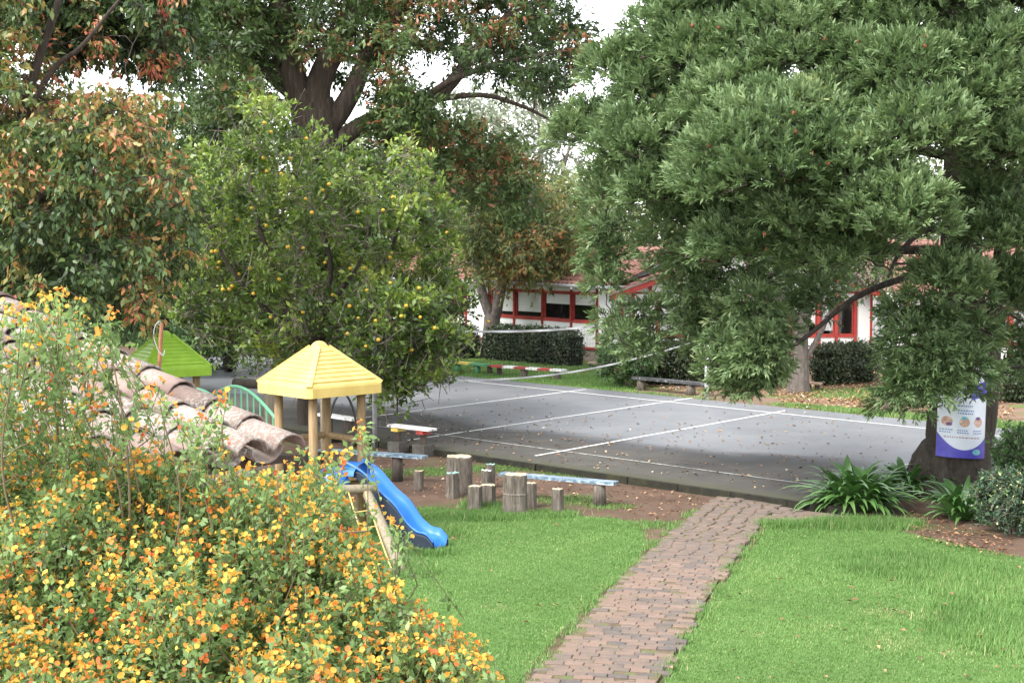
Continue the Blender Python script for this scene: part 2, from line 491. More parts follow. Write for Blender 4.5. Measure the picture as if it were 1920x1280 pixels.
M['lime'] = surf('lime_moulded_plastic', [(0.22, (0.15, 0.27, 0.03)), (0.36, (0.22, 0.40, 0.02)), (0.7, (0.30, 0.50, 0.03))], 3.5, 0.5, 0.08, 0.003, spec=0.5)
M['blue'] = surf('blue_moulded_plastic', [(0.3, (0.02, 0.125, 0.46)), (0.7, (0.03, 0.17, 0.56))], 2.0, 0.35, 0.05, 0.002, spec=0.5)
M['blue_shaded'] = surf('blue_plastic_in_shade', [(0.3, (0.012, 0.02, 0.035)), (0.7, (0.02, 0.03, 0.05))], 4.0, 0.7, 0.1, 0.002)  # shade on the slide's sides and underside, put into the plastic colour
M['mint'] = surf('mint_green_enamel', [(0.3, (0.16, 0.48, 0.27)), (0.7, (0.21, 0.56, 0.33))], 3, 0.4, 0, 0, spec=0.5)
M['galv'] = surf('galvanised_pipe', [(0.3, (0.26, 0.265, 0.27)), (0.7, (0.40, 0.405, 0.41))], 6, 0.5, 0.1, 0.001)
M['rope'] = surf('yellow_rope', [(0.3, (0.42, 0.29, 0.08)), (0.7, (0.62, 0.46, 0.18))], 30, 0.9, 0.5, 0.003)
M['blue_plank'] = surf('blue_grey_bench_paint', [(0.3, (0.05, 0.085, 0.125)), (0.5, (0.14, 0.205, 0.265)), (0.7, (0.52, 0.60, 0.66))], 5, 0.4, 0.2, 0.003, stretch=(1, 5, 5))
M['white_plank'] = surf('peeling_white_bench_paint', [(0.33, (0.12, 0.12, 0.11)), (0.42, (0.72, 0.72, 0.70)), (0.7, (0.82, 0.82, 0.81))], 7, 0.6, 0.2, 0.003)
M['red_paint'] = surf('red_bench_paint', [(0.3, (0.26, 0.03, 0.025)), (0.7, (0.48, 0.08, 0.06))], 7, 0.6, 0.2, 0.003)
M['yellow_paint'] = surf('yellow_bench_paint', [(0.3, (0.55, 0.38, 0.05)), (0.7, (0.70, 0.55, 0.14))], 7, 0.6, 0.2, 0.003)
M['green_paint'] = surf('green_bench_paint', [(0.3, (0.05, 0.20, 0.09)), (0.7, (0.10, 0.30, 0.14))], 7, 0.6, 0.2, 0.003)
M['black_plank'] = surf('black_bench_paint', [(0.3, (0.025, 0.025, 0.028)), (0.6, (0.07, 0.07, 0.075)), (0.72, (0.40, 0.40, 0.42))], 9, 0.5, 0.2, 0.003)
M['concrete'] = surf('damp_concrete_block', [(0.3, (0.05, 0.045, 0.04)), (0.7, (0.13, 0.12, 0.105))], 7, 0.9, 0.5, 0.006)
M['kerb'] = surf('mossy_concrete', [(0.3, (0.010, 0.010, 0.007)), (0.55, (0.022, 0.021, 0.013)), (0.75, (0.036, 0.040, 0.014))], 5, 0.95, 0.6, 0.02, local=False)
M['net_tape'] = surf('white_net_tape', [(0.3, (0.42, 0.42, 0.42)), (0.7, (0.52, 0.52, 0.52))], 9, 0.8, 0, 0)
M['net_cord'] = surf('dark_net_cord', [(0.3, (0.03, 0.03, 0.03)), (0.7, (0.06, 0.06, 0.06))], 9, 0.9, 0, 0)
M['blind'] = surf('white_roller_blind', [(0.3, (0.66, 0.67, 0.66)), (0.7, (0.78, 0.79, 0.78))], 2.0, 0.8, 0.1, 0.01, stretch=(1, 1, 4))
M['curtain'] = surf('white_net_curtain', [(0.3, (0.42, 0.44, 0.45)), (0.7, (0.66, 0.67, 0.67))], 4.0, 0.85, 0.3, 0.03, stretch=(6, 6, 0.6))
M['inside'] = surf('dark_room', [(0.3, (0.02, 0.02, 0.02)), (0.7, (0.06, 0.055, 0.05))], 1.5, 0.9, 0, 0)
M['stone'] = surf('plinth_stone', [(0.3, (0.20, 0.16, 0.13)), (0.7, (0.36, 0.31, 0.26))], 5, 0.9, 0.6, 0.02)
M['tarp'] = surf('grey_awning_cloth', [(0.3, (0.30, 0.31, 0.32)), (0.7, (0.42, 0.43, 0.44))], 2.0, 0.75, 0.25, 0.02, stretch=(1, 1, 6))
M['plank_step'] = surf('pale_step_plank', [(0.3, (0.36, 0.24, 0.17)), (0.7, (0.52, 0.38, 0.28))], 6, 0.8, 0.2, 0.003)
def glass_mat():
    m, nt, p = newmat('window_glass')
    tr = nt.nodes.new('ShaderNodeBsdfTransparent'); gl = nt.nodes.new('ShaderNodeBsdfGlossy')
    gl.inputs['Roughness'].default_value = 0.03
    fr = nt.nodes.new('ShaderNodeFresnel'); fr.inputs[0].default_value = 1.5
    mx = nt.nodes.new('ShaderNodeMixShader')
    mx.inputs[0].default_value = 0.11
    nt.links.new(tr.outputs[0], mx.inputs[1]); nt.links.new(gl.outputs[0], mx.inputs[2])
    nt.links.new(mx.outputs[0], nt.nodes['Material Output'].inputs[0])
    return m
M['glass'] = glass_mat()
M['banner'] = surf('glossy_banner_vinyl', [(0.3, (0.60, 0.66, 0.74)), (0.7, (0.74, 0.78, 0.84))], 1.5, 0.3, 0.35, 0.03, spec=0.6)
M['banner_blue'] = surf('banner_ink_blue', [(0.3, (0.06, 0.05, 0.36)), (0.55, (0.10, 0.09, 0.48)), (0.75, (0.26, 0.16, 0.44))], 3.0, 0.3, 0.2, 0.02, spec=0.6)
M['ink_skin'] = surf('banner_print_tan', [(0.35, (0.42, 0.25, 0.19)), (0.55, (0.62, 0.42, 0.33)), (0.68, (0.66, 0.60, 0.60))], 12, 0.35, 0, 0)
M['ink_teal'] = surf('banner_print_teal', [(0.3, (0.12, 0.40, 0.46)), (0.7, (0.26, 0.55, 0.60))], 12, 0.35, 0, 0)
M['ink_blue'] = surf('banner_print_blue', [(0.3, (0.12, 0.20, 0.44)), (0.7, (0.22, 0.32, 0.56))], 12, 0.35, 0, 0)
M['ink_purple'] = surf('banner_print_purple', [(0.3, (0.10, 0.05, 0.17)), (0.7, (0.20, 0.10, 0.28))], 12, 0.35, 0, 0)
M['ink_red'] = surf('banner_print_red', [(0.3, (0.34, 0.20, 0.25)), (0.7, (0.45, 0.30, 0.34))], 12, 0.35, 0, 0)
# foliage
M['grass'] = leafmat('grass_blade', [(0.0, (0.0727, 0.1372, 0.0373)), (0.4, (0.1211, 0.2287, 0.0648)), (0.75, (0.1743, 0.2998, 0.0933)), (0.9, (0.2518, 0.3354, 0.1277)), (1.0, (0.4068, 0.3761, 0.2062))], 0.6, 0.3, 0.2)
M['conifer'] = leafmat('conifer_spray', [(0.0, (0.0497, 0.0868, 0.034)), (0.35, (0.1058, 0.1692, 0.0702)), (0.65, (0.1782, 0.2582, 0.1149)), (0.9, (0.2592, 0.345, 0.1681)), (1.0, (0.3564, 0.3896, 0.1596))], 0.5, 0.22, 0.35)
M['citrus'] = leafmat('citrus_leaf', [(0.0, (0.0435, 0.077, 0.0216)), (0.4, (0.0986, 0.1652, 0.036)), (0.7, (0.1885, 0.28, 0.054)), (1.0, (0.377, 0.448, 0.096))], 0.38, 0.28, 0.5)
M['dark_leaf'] = leafmat('dark_evergreen_leaf', [(0.0, (0.022, 0.0403, 0.0171)), (0.35, (0.0488, 0.0854, 0.0293)), (0.62, (0.1037, 0.1647, 0.0488)), (0.8, (0.1342, 0.183, 0.061)), (0.88, (0.2684, 0.1037, 0.0549)), (1.0, (0.4148, 0.1464, 0.0732))], 0.45, 0.25, 0.4)
M['red_leaf'] = leafmat('red_and_green_leaf', [(0.0, (0.036, 0.066, 0.0264)), (0.35, (0.084, 0.144, 0.048)), (0.55, (0.156, 0.204, 0.06)), (0.68, (0.336, 0.24, 0.072)), (0.8, (0.504, 0.204, 0.108)), (1.0, (0.552, 0.132, 0.108))], 0.42, 0.25, 0.45)
M['autumn_leaf'] = leafmat('autumn_leaf', [(0.0, (0.055, 0.088, 0.0308)), (0.35, (0.121, 0.165, 0.0605)), (0.6, (0.198, 0.209, 0.077)), (0.78, (0.308, 0.176, 0.066)), (1.0, (0.396, 0.143, 0.055))], 0.5, 0.3, 0.3)
M['back_leaf'] = leafmat('pale_back_leaf', [(0.0, (0.07, 0.095, 0.04)), (0.5, (0.16, 0.20, 0.085)), (1.0, (0.27, 0.29, 0.13))], 0.6, 0.3, 0.25)
M['haze_leaf'] = leafmat('haze_paled_leaf', [(0.0, (0.13, 0.15, 0.12)), (0.5, (0.23, 0.26, 0.20)), (1.0, (0.33, 0.35, 0.27))], 0.6, 0.3, 0.25)  # distance haze painted into the leaf colour of the far trees
M['shrub_leaf'] = leafmat('dark_shrub_leaf', [(0.0, (0.025, 0.0562, 0.0187)), (0.5, (0.0625, 0.1313, 0.0438)), (1.0, (0.1375, 0.2375, 0.075))], 0.4, 0.25, 0.5)
M['hedge_leaf'] = leafmat('hedge_leaf', [(0.0, (0.0216, 0.0336, 0.0168)), (0.5, (0.054, 0.0792, 0.0384)), (0.85, (0.102, 0.138, 0.066)), (1.0, (0.156, 0.09, 0.06))], 0.4, 0.15, 0.5)
M['hedge_core'] = surf('hedge_inner_shade', [(0.3, (0.008, 0.010, 0.006)), (0.7, (0.02, 0.024, 0.014))], 6, 1.0, 0, 0, spec=0.0)
M['bush_leaf'] = leafmat('flowering_bush_leaf', [(0.0, (0.072, 0.12, 0.042)), (0.4, (0.15, 0.235, 0.085)), (0.7, (0.215, 0.325, 0.12)), (1.0, (0.31, 0.44, 0.19))], 0.45, 0.4, 0.4)
M['petal'] = leafmat('orange_petal', [(0.0, (0.74, 0.5, 0.1)), (0.3, (0.74, 0.4, 0.07)), (0.55, (0.72, 0.29, 0.055)), (0.8, (0.68, 0.18, 0.055)), (1.0, (0.55, 0.09, 0.04))], 0.6, 0.3, 0.2, 1.2)
M['strap_leaf'] = leafmat('strap_leaf', [(0.0, (0.0375, 0.09, 0.0225)), (0.5, (0.075, 0.1725, 0.045)), (1.0, (0.135, 0.255, 0.075))], 0.35, 0.2, 0.5)
M['varieg_leaf'] = leafmat('variegated_leaf', [(0.0, (0.035, 0.07, 0.042)), (0.6, (0.084, 0.154, 0.084)), (0.85, (0.154, 0.238, 0.098)), (0.92, (0.588, 0.644, 0.28)), (1.0, (0.8, 0.8, 0.42))], 0.4, 0.2, 0.5)
M['litter'] = leafmat('fallen_leaf', [(0.0, (0.06, 0.035, 0.02)), (0.35, (0.19, 0.10, 0.055)), (0.6, (0.36, 0.20, 0.12)), (0.8, (0.48, 0.32, 0.16)), (1.0, (0.58, 0.52, 0.42))], 0.7, 0.1, 0.3)
M['fruit'] = surf('ripe_orange', [(0.3, (0.55, 0.28, 0.015)), (0.7, (0.66, 0.44, 0.05))], 3, 0.45, 0.15, 0.003, spec=0.5)
M['cone'] = surf('dry_cone', [(0.3, (0.12, 0.04, 0.02)), (0.7, (0.24, 0.08, 0.04))], 20, 0.8, 0.3, 0.004)
# ------------------------------------------------------------------ setting: ground, court, yard, lawn, path
CZ = 0.13                                   # level of the asphalt court
YZ = 0.11                                   # level of the yard beyond it
def flat(name, pts, z, mat, sub=None, kind='structure'):
    mb = MB().add([(p[0], p[1], z) for p in pts], [tuple(range(len(pts)))])
    o = mb.build(name, mat); o['kind'] = kind
    return o
flat('ground', [(-900, -60), (900, -60), (900, 1500), (-900, 1500)], 0.0, M['soil'])
k1, k2 = gr(682, 822.5, CZ)[:2], gr(1518, 940.8, CZ)[:2]
kd = unit(k2 - k1)
kn = np.array([-kd[1], kd[0]])
if kn[1] < 0: kn = -kn
f1, f2 = gr(960, 714, CZ)[:2], gr(1600, 776, CZ)[:2]
fd = unit(f2 - f1)
near_l, near_r = k1 - kd * 13, k2 + kd * 0.75
far_l, far_r = f1 - fd * 15, f2 + fd * 6.0
slab = [near_l, near_r, far_r, far_l]
mb = MB().prism([(p[0], p[1], 0.0) for p in slab], [(p[0], p[1], CZ) for p in slab])
o = mb.build('court', asphalt_mat(kn, float(k1 @ kn))); o['kind'] = 'structure'
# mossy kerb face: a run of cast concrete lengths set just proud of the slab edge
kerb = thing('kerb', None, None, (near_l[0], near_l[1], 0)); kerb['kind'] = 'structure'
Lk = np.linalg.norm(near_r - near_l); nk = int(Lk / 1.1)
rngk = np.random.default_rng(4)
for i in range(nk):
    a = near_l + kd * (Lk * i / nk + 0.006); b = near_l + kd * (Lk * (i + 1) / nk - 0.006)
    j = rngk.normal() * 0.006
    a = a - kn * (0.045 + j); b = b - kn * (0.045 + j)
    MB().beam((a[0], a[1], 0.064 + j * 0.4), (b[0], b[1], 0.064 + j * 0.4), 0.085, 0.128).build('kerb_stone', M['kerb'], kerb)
def strip(name, p, q, w, mat, z=CZ + 0.004):
    p, q = np.asarray(p)[:2], np.asarray(q)[:2]
    d = unit(q - p); n = np.array([-d[1], d[0]]) * w / 2
    flat(name, [p - n, q - n, q + n, p + n], z, mat)
LP = lambda x, y: gr(x, y, CZ)[:2]
ext = lambda a, b, t: np.asarray(a) + (np.asarray(b) - np.asarray(a)) * t
strip('attack_line', LP(660, 785.4), LP(1098.8, 729.7), 0.075, M['line'])
strip('centre_line', LP(765, 825.3), LP(1297.5, 746), 0.075, M['line'], CZ + 0.005)
strip('attack_line', LP(1004, 854.4), LP(1473.6, 769.5), 0.075, M['line'], CZ + 0.006)
strip('side_line', ext(LP(849.4, 711.9), LP(1600, 789.4), -0.25), ext(LP(849.4, 711.9), LP(1600, 789.4), 1.3), 0.075, M['line'], CZ + 0.008)
strip('side_line', LP(700, 798), LP(1530, 909.8), 0.06, M['line_faint'], CZ + 0.009)
strip('end_line', LP(1690, 874), LP(1900, 824), 0.075, M['line'], CZ + 0.0105)
# yard beyond the court
yl, yr = f1 - fd * 60, f2 + fd * 45
yn = np.array([-fd[1], fd[0]]); yn = yn if yn[1] > 0 else -yn
ypoly = [yl + yn * 0.01, yr + yn * 0.01, yr + yn * 90, yl + yn * 90]
mb = MB().prism([(p[0], p[1], 0.004) for p in ypoly], [(p[0], p[1], YZ) for p in ypoly])
o = mb.build('yard', M['yard']); o['kind'] = 'structure'

# brick path -------------------------------------------------------------
G2 = lambda x, y: gr(x, y)[:2]
left_e = np.array([G2(*p) for p in [(960, 1320), (1006, 1265), (1068, 1195), (1140, 1112), (1212, 1040), (1285, 978), (1345, 933)]])
right_e = np.array([G2(*p) for p in [(1205, 1330), (1242, 1265), (1300, 1165), (1362, 1068), (1412, 1006), (1432, 975), (1470, 946)]])
def along(poly, s):
    seg = np.linalg.norm(np.diff(poly, axis=0), axis=1); c = np.concatenate([[0], np.cumsum(seg)]) / seg.sum()
    return np.stack([np.interp(s, c, poly[:, i]) for i in range(2)], 1)
path_len = np.linalg.norm(np.diff((left_e + right_e) / 2, axis=0), axis=1).sum()
path = thing('brick_path', None, None, (*((left_e[0] + right_e[0]) / 2), 0)); path['kind'] = 'structure'
rng = np.random.default_rng(11)
bed = list(left_e) + list(right_e[::-1])
mb = MB().add([(p[0], p[1], 0.034) for p in bed], [tuple(range(len(bed)))])
mb.build('bedding', surf('path_bedding', [(0.3, (0.07, 0.05, 0.035)), (0.52, (0.13, 0.10, 0.06)), (0.62, (0.10, 0.13, 0.04))], 6, 0.95, 0.5, 0.02, local=False), path)
def brick_mesh(sx, sy, sz, seed):
    r = np.random.default_rng(seed)
    c = 0.009
    loops = []
    for z, inset in ((0, 0), (sz - c * 0.7, 0), (sz, c)):
        q = [(-sx / 2 + inset, -sy / 2 + inset), (sx / 2 - inset, -sy / 2 + inset), (sx / 2 - inset, sy / 2 - inset), (-sx / 2 + inset, sy / 2 - inset)]
        loops.append([(x + r.normal() * 0.004, y + r.normal() * 0.004, z + (r.normal() * 0.002 if z else 0)) for x, y in q])
    mb = MB()
    v = [p for l in loops for p in l]
    f = [(i, (i + 1) % 4, 4 + (i + 1) % 4, 4 + i) for i in range(4)] + [(4 + i, 4 + (i + 1) % 4, 8 + (i + 1) % 4, 8 + i) for i in range(4)] + [(8, 9, 10, 11)]
    mb.add(v, f)
    return mb
protos = []
bx, by = 0.205, 0.125
for k in range(6):
    o = brick_mesh(bx - 0.006, by - 0.006, 0.05, k).build('brick', M['brick']); o.parent = path; protos.append(o)
spots = []
nrow = int(path_len / by)
for i in range(nrow):
    s = (i + 0.5) / nrow
    a, b = along(left_e, np.array([s]))[0], along(right_e, np.array([s]))[0]
    w = np.linalg.norm(b - a); n = max(3, int(w / bx)); d = (b - a) / w
    off = rng.normal() * 0.03 + (0.09 if (i % 2 and i < nrow * 0.55) else 0)
    for j in range(-1, n + 1):
        c = a + d * ((j + 0.5) * w / n + off)
        t = (j + 0.5) / n + off / w
        if t < 0.03 or t > 0.99 or (t < 0.06 and rng.random() < 0.25) or (t > 0.95 and rng.random() < 0.25): continue
        spots.append((c, d))
# the flagged end that turns along the kerb
for i in range(9):
    for j in range(9):
        c = G2(1345, 934) + kd * (0.85 + j * 0.21 + (i % 2) * 0.1) - kn * (0.16 + i * 0.128)
        q = (c - G2(1345, 934)) @ kd
        if all(np.linalg.norm(c - s[0]) > 0.14 for s in spots) and (c - k1) @ kn < -0.15 and i < 8 - max(0, (j - 6)) * 1.2: spots.append((c, kd))
spots.sort(key=lambda s: s[0][1])
used = 0
loc0 = np.array(path.location)
extra = MB()
for k, (c, d) in enumerate(spots):
    z = 0.008 + rng.normal() * 0.004 - 0.010 * (rng.random() < 0.1)
    rz = math.atan2(d[1], d[0]) + rng.normal() * 0.035
    if k < 300:
        o = protos[k] if k < 6 else copy_obj(protos[rng.integers(0, 6)], path, (0, 0, 0))
        o.location = (c[0] - loc0[0], c[1] - loc0[1], z - 0.012)
        o.rotation_euler = (rng.normal() * 0.012, rng.normal() * 0.012, rz)
    else:
        b = brick_mesh(bx - 0.006, by - 0.006, 0.05, k)
        cr, sr = math.cos(rz), math.sin(rz)
        extra.add([(c[0] + x * cr - y * sr, c[1] + x * sr + y * cr, z - 0.012 + zz) for x, y, zz in b.v], b.f)
if extra.v: extra.build('far_bricks', M['brick'], path, kind='stuff')

# lawns --------------------------------------------------------------------
lawn_l = [G2(*p) for p in [(560, 1420), (600, 1050), (700, 965), (800, 950), (900, 958), (1000, 966), (1090, 968), (1160, 972), (1200, 990), (1212, 1020), (1185, 1058), (1150, 1092), (1108, 1126), (1040, 1196), (985, 1262), (940, 1320), (860, 1420)]]
lawn_r = [G2(*p) for p in [(1225, 1330), (1262, 1235), (1318, 1145), (1376, 1070), (1424, 1012), (1440, 990), (1500, 980), (1580, 985), (1650, 985), (1705, 1000), (1760, 1012), (1840, 1030), (1940, 1050), (2150, 1090), (2300, 1400), (1190, 1420)]]
for nm, poly in (('lawn', lawn_l), ('lawn', lawn_r)):
    flat(nm, poly, 0.004, M['turf'])
rng = np.random.default_rng(21)
def blades(poly, n, hmin, hmax, rng, jitter=0.10, z=0.0, w=0.010):
    P = sample_poly(poly, n, rng) + rng.normal(size=(n, 2)) * jitter
    D = rng.normal(size=(n, 2)); D = D / np.linalg.norm(D, axis=1)[:, None]
    # clumpy growth from sums of waves, so height and colour drift over the lawn
    f = (np.sin(P[:, 0] * 2.1 + np.sin(P[:, 1] * 1.3) * 2) + np.sin(P[:, 1] * 1.7 + P[:, 0] * 0.9 + 1.7) + np.sin(P[:, 0] * 5.3 - P[:, 1] * 3.1) * 0.6 + np.sin(P[:, 0] * 0.8 + P[:, 1] * 0.55) * 1.1) / 3.7
    h = (hmin + (hmax - hmin) * rng.random(n)) * (1 + 0.22 * f)
    lean = h[:, None] * rng.uniform(0.15, 0.85, n)[:, None] * D
    S = np.stack([-D[:, 1], D[:, 0]], 1) * (w * rng.uniform(0.7, 1.3, n))[:, None] / 2
    V = np.zeros((n, 3, 3))
    V[:, 0, :2] = P - S; V[:, 1, :2] = P + S; V[:, 2, :2] = P + lean; V[:, 2, 2] = h
    V[:, :, 2] += z
    g2 = np.sin(P[:, 0] * 1.1 + 2 * np.sin(P[:, 1] * 0.7)) * np.sin(P[:, 1] * 1.3 - P[:, 0] * 0.6) + 0.5 * np.sin(P[:, 0] * 7.1 + P[:, 1] * 2.2) * np.sin(P[:, 1] * 6.3)
    tone = 0.50 + 0.14 * f + 0.13 * g2 + rng.normal(size=n) * 0.13
    dry = np.zeros(n)
    for (qx, qy, r, k) in DRY:
        c = G2(qx, qy); e = np.linalg.norm(P - c, axis=1) / r
        dry = np.maximum(dry, np.exp(-e ** 2 * 1.5) * k)
    tone = np.where(rng.random(n) < dry * 0.55, 0.90 + rng.random(n) * 0.12, tone)
    tone = np.where(rng.random(n) < 0.025, 0.92 + rng.random(n) * 0.08, tone)
    return V.reshape(-1, 3), np.arange(n * 3).reshape(-1, 3), tone
DRY = [(940, 1140, 0.16, 0.8), (1660, 1150, 0.35, 0.7), (1720, 1155, 0.3, 0.6), (1670, 1205, 0.42, 0.7), (1780, 1225, 0.3, 0.5), (1540, 1175, 0.25, 0.4), (1410, 1110, 0.2, 0.5), (860, 1010, 0.15, 0.3)]
DRY += [(x, y, 0.22, 0.7) for x, y in [(1150, 1100), (1060, 1185), (1010, 1240), (1100, 1140), (1290, 1180), (1330, 1130), (1265, 1235)]]
V1 = blades(lawn_l, 140000, 0.014, 0.030, rng, 0.07, w=0.014)
V2 = blades(lawn_r, 165000, 0.014, 0.032, rng, 0.07, w=0.014)
def tuft_region(px, py, r, n, h0, h1):
    c = G2(px, py); a = np.linspace(0, 2 * math.pi, 14)[:-1]
    poly = [(c[0] + r[0] * math.cos(t), c[1] + r[1] * math.sin(t)) for t in a]
    return blades(poly, n, h0, h1, rng, 0.10, w=0.011)
tufts = [tuft_region(*a) for a in [(930, 968, (0.55, 0.4), 5000, 0.06, 0.13), (900, 950, (0.25, 0.4), 1800, 0.06, 0.16), (1040, 965, (0.3, 0.3), 1500, 0.05, 0.10), (800, 1000, (0.6, 0.6), 4500, 0.05, 0.12),
        (1620, 985, (0.9, 0.35), 7000, 0.06, 0.16), (1480, 985, (0.5, 0.2), 2500, 0.05, 0.11), (1700, 1060, (0.9, 0.9), 7000, 0.05, 0.10), (1830, 1090, (0.9, 1.4), 9000, 0.05, 0.11), (1860, 1180, (0.7, 1.2), 6000, 0.05, 0.12), (1640, 1065, (0.3, 0.3), 1200, 0.06, 0.12),
        (930, 878, (1.0, 0.4), 2200, 0.03, 0.07), (1060, 892, (0.9, 0.4), 1200, 0.03, 0.06), (710, 890, (0.4, 0.6), 1600, 0.04, 0.08), (810, 885, (0.5, 0.5), 1500, 0.03, 0.07), (1060, 938, (0.6, 0.4), 900, 0.03, 0.07), (1140, 950, (0.4, 0.2), 500, 0.03, 0.07),
        (1265, 985, (0.4, 0.3), 500, 0.03, 0.06), (1090, 868 + 20, (0.6, 0.3), 500, 0.03, 0.06), (1200, 985, (0.35, 0.3), 900, 0.03, 0.06), (1330, 965, (0.2, 0.2), 250, 0.03, 0.06), (760, 1072, (0.4, 0.4), 2500, 0.06, 0.13), (815, 1035, (0.3, 0.25), 1500, 0.05, 0.12),
        (1120, 1150, (0.1, 0.8), 500, 0.03, 0.06), (1185, 1160, (0.6, 1.6), 900, 0.015, 0.04), (1200, 1260, (0.6, 0.9), 700, 0.015, 0.04)]]
def edge_blades(e, out, n):                       # grass creeping over the brick edge
    s_ = rng.random(n) * 0.9; P = along(e, s_); Q = along(e, np.minimum(s_ + 0.01, 1)); T_ = unit(Q - P)
    P = P + np.stack([T_[:, 1], -T_[:, 0]], 1) * (out * rng.normal(0.02, 0.07, n))[:, None]
    D = rng.normal(size=(n, 2)); D = D / np.linalg.norm(D, axis=1)[:, None]; h = rng.uniform(0.05, 0.085, n)
    S_ = np.stack([-D[:, 1], D[:, 0]], 1) * 0.006; V = np.zeros((n, 3, 3))
    V[:, 0, :2] = P - S_; V[:, 1, :2] = P + S_; V[:, 2, :2] = P + D * 0.04; V[:, 2, 2] = h
    keep = np.sin(s_ * 61) + 0.7 * np.sin(s_ * 143 + 1) + rng.normal(size=n) * 0.5 > 0.0
    V = V[keep]
    return V.reshape(-1, 3), np.arange(len(V) * 3).reshape(-1, 3), np.clip(0.55 + rng.normal(size=len(V)) * 0.22, 0, 1)
tufts += [edge_blades(left_e, -1, 5200), edge_blades(right_e, 1, 5200)]
Vg, Fg, tg, k = [], [], [], 0
for v, f, t in [V1, V2] + tufts:
    Vg.append(v); Fg.append(f + k); tg.append(t); k += len(v)
g = np_mesh('grass', np.concatenate(Vg), np.concatenate(Fg), M['grass'], tone=np.concatenate(tg), kind='stuff')
tag(g, 'mown green lawn grass on both sides of the brick path', 'grass')
# rough grass on the yard
yard_g = []
for px, py, rx, ry, n in [(960, 690, 3.2, 2.4, 15000), (1120, 712, 1.6, 1.6, 5000), (900, 705, 2.5, 0.5, 3500), (1050, 716, 3.0, 0.35, 3000), (1150, 735, 2.0, 0.35, 1500), (1250, 745, 1.5, 0.35, 1200), (1560, 768, 1.8, 0.35, 2500), (1690, 780, 2.2, 0.45, 4000), (1610, 740, 1.5, 1.3, 4000), (1890, 800, 2.2, 0.8, 5000), (760, 688, 4, 3, 9000)]:
    c = gr(px, py, YZ)[:2]; a = np.linspace(0, 2 * math.pi, 14)[:-1]
    poly = [c + fd * rx * math.cos(t) + yn * ry * math.sin(t) for t in a]
    yard_g.append(blades(poly, n, 0.04, 0.10, rng, 0.2, z=YZ, w=0.022))
Vg, Fg, tg, k = [], [], [], 0
for v, f, t in yard_g:
    keep = ((v.reshape(-1, 3, 3)[:, 0, :2] - f1) @ yn) > 0.05
    v = v.reshape(-1, 3, 3)[keep].reshape(-1, 3); f = np.arange(len(v)).reshape(-1, 3)
    Vg.append(v); Fg.append(f + k); tg.append(t[keep] + 0.1); k += len(v)
g = np_mesh('grass', np.concatenate(Vg), np.concatenate(Fg), M['grass'], tone=np.concatenate(tg), kind='stuff')
tag(g, 'rough patchy grass in front of the hedges beyond the court', 'grass')
# fallen leaves
def litter(name, P, z, size, tone_mu, tone_sd, label):
    n = len(P); D = rdir(n, rng); D[:, 2] *= 0.15; N = rdir(n, rng) * 0.35; N[:, 2] += 1
    L = size * rng.uniform(0.6, 1.3, n)
    V, Fc = leaf_quads(np.column_stack([P, np.full(n, z) + rng.random(n) * 0.02]), D, N, L, L * 0.55, 0.3)
    o = np_mesh(name, V, Fc, M['litter'], tone=np.clip(tone_mu + rng.normal(size=n) * tone_sd, 0, 1), kind='stuff')
    tag(o, label, 'leaves')
Pc = []
cp = [(640, 700), (860, 705), (1600, 780), (1740, 800), (1560, 935), (1320, 905), (960, 860), (690, 818), (600, 780)]
a = sample_poly(cp, 1500, rng)
w = np.clip(0.15 + 0.85 * np.exp(-((a[:, 0] - 880) / 260) ** 2) * np.exp(-((a[:, 1] - 815) / 45) ** 2) + 0.2 * (a[:, 1] > 770), 0, 1)
a = a[rng.random(len(a)) < w]
litter('fallen_leaves', np.array([LP(*q) for q in a]), CZ + 0.008, 0.085, 0.60, 0.25, 'small brown and pink fallen leaves scattered over the asphalt court')
a = sample_poly([(620, 850), (860, 855), (1300, 925), (1330, 945), (1240, 975), (1150, 955), (980, 930), (840, 935), (700, 940)], 620, rng)
litter('fallen_leaves', np.array([G2(*q) for q in a]), 0.015, 0.07, 0.5, 0.22, 'dry fallen leaves on bare soil around the stump seats')
a = np.concatenate([sample_poly([(860, 700), (1100, 700), (1250, 735), (1500, 745), (1900, 790), (1900, 750), (1640, 700), (1500, 725), (1150, 690), (950, 680)], 2200, rng), sample_poly([(1430, 735), (1640, 700), (1760, 745), (1640, 770), (1500, 768)], 1500, rng)])
litter('fallen_leaves', np.array([gr(x, y, YZ)[:2] for x, y in a]), YZ + 0.01, 0.12, 0.68, 0.14, 'yellow and tan fallen leaves carpeting the yard below the hedges')
a = np.concatenate([sample_poly(np.array([(1300, 1100), (1920, 1060), (1920, 1280), (1250, 1280)]), 60, rng), sample_poly([(1690, 960), (1760, 975), (1900, 1020), (1900, 1055), (1720, 1015)], 260, rng), sample_poly([(800, 980), (1150, 985), (1000, 1240), (850, 1150)], 12, rng)])
litter('fallen_leaves', np.array([G2(*q) for q in a]), 0.045, 0.075, 0.45, 0.2, 'few brown leaves lying on the lawn grass and under the trunk')
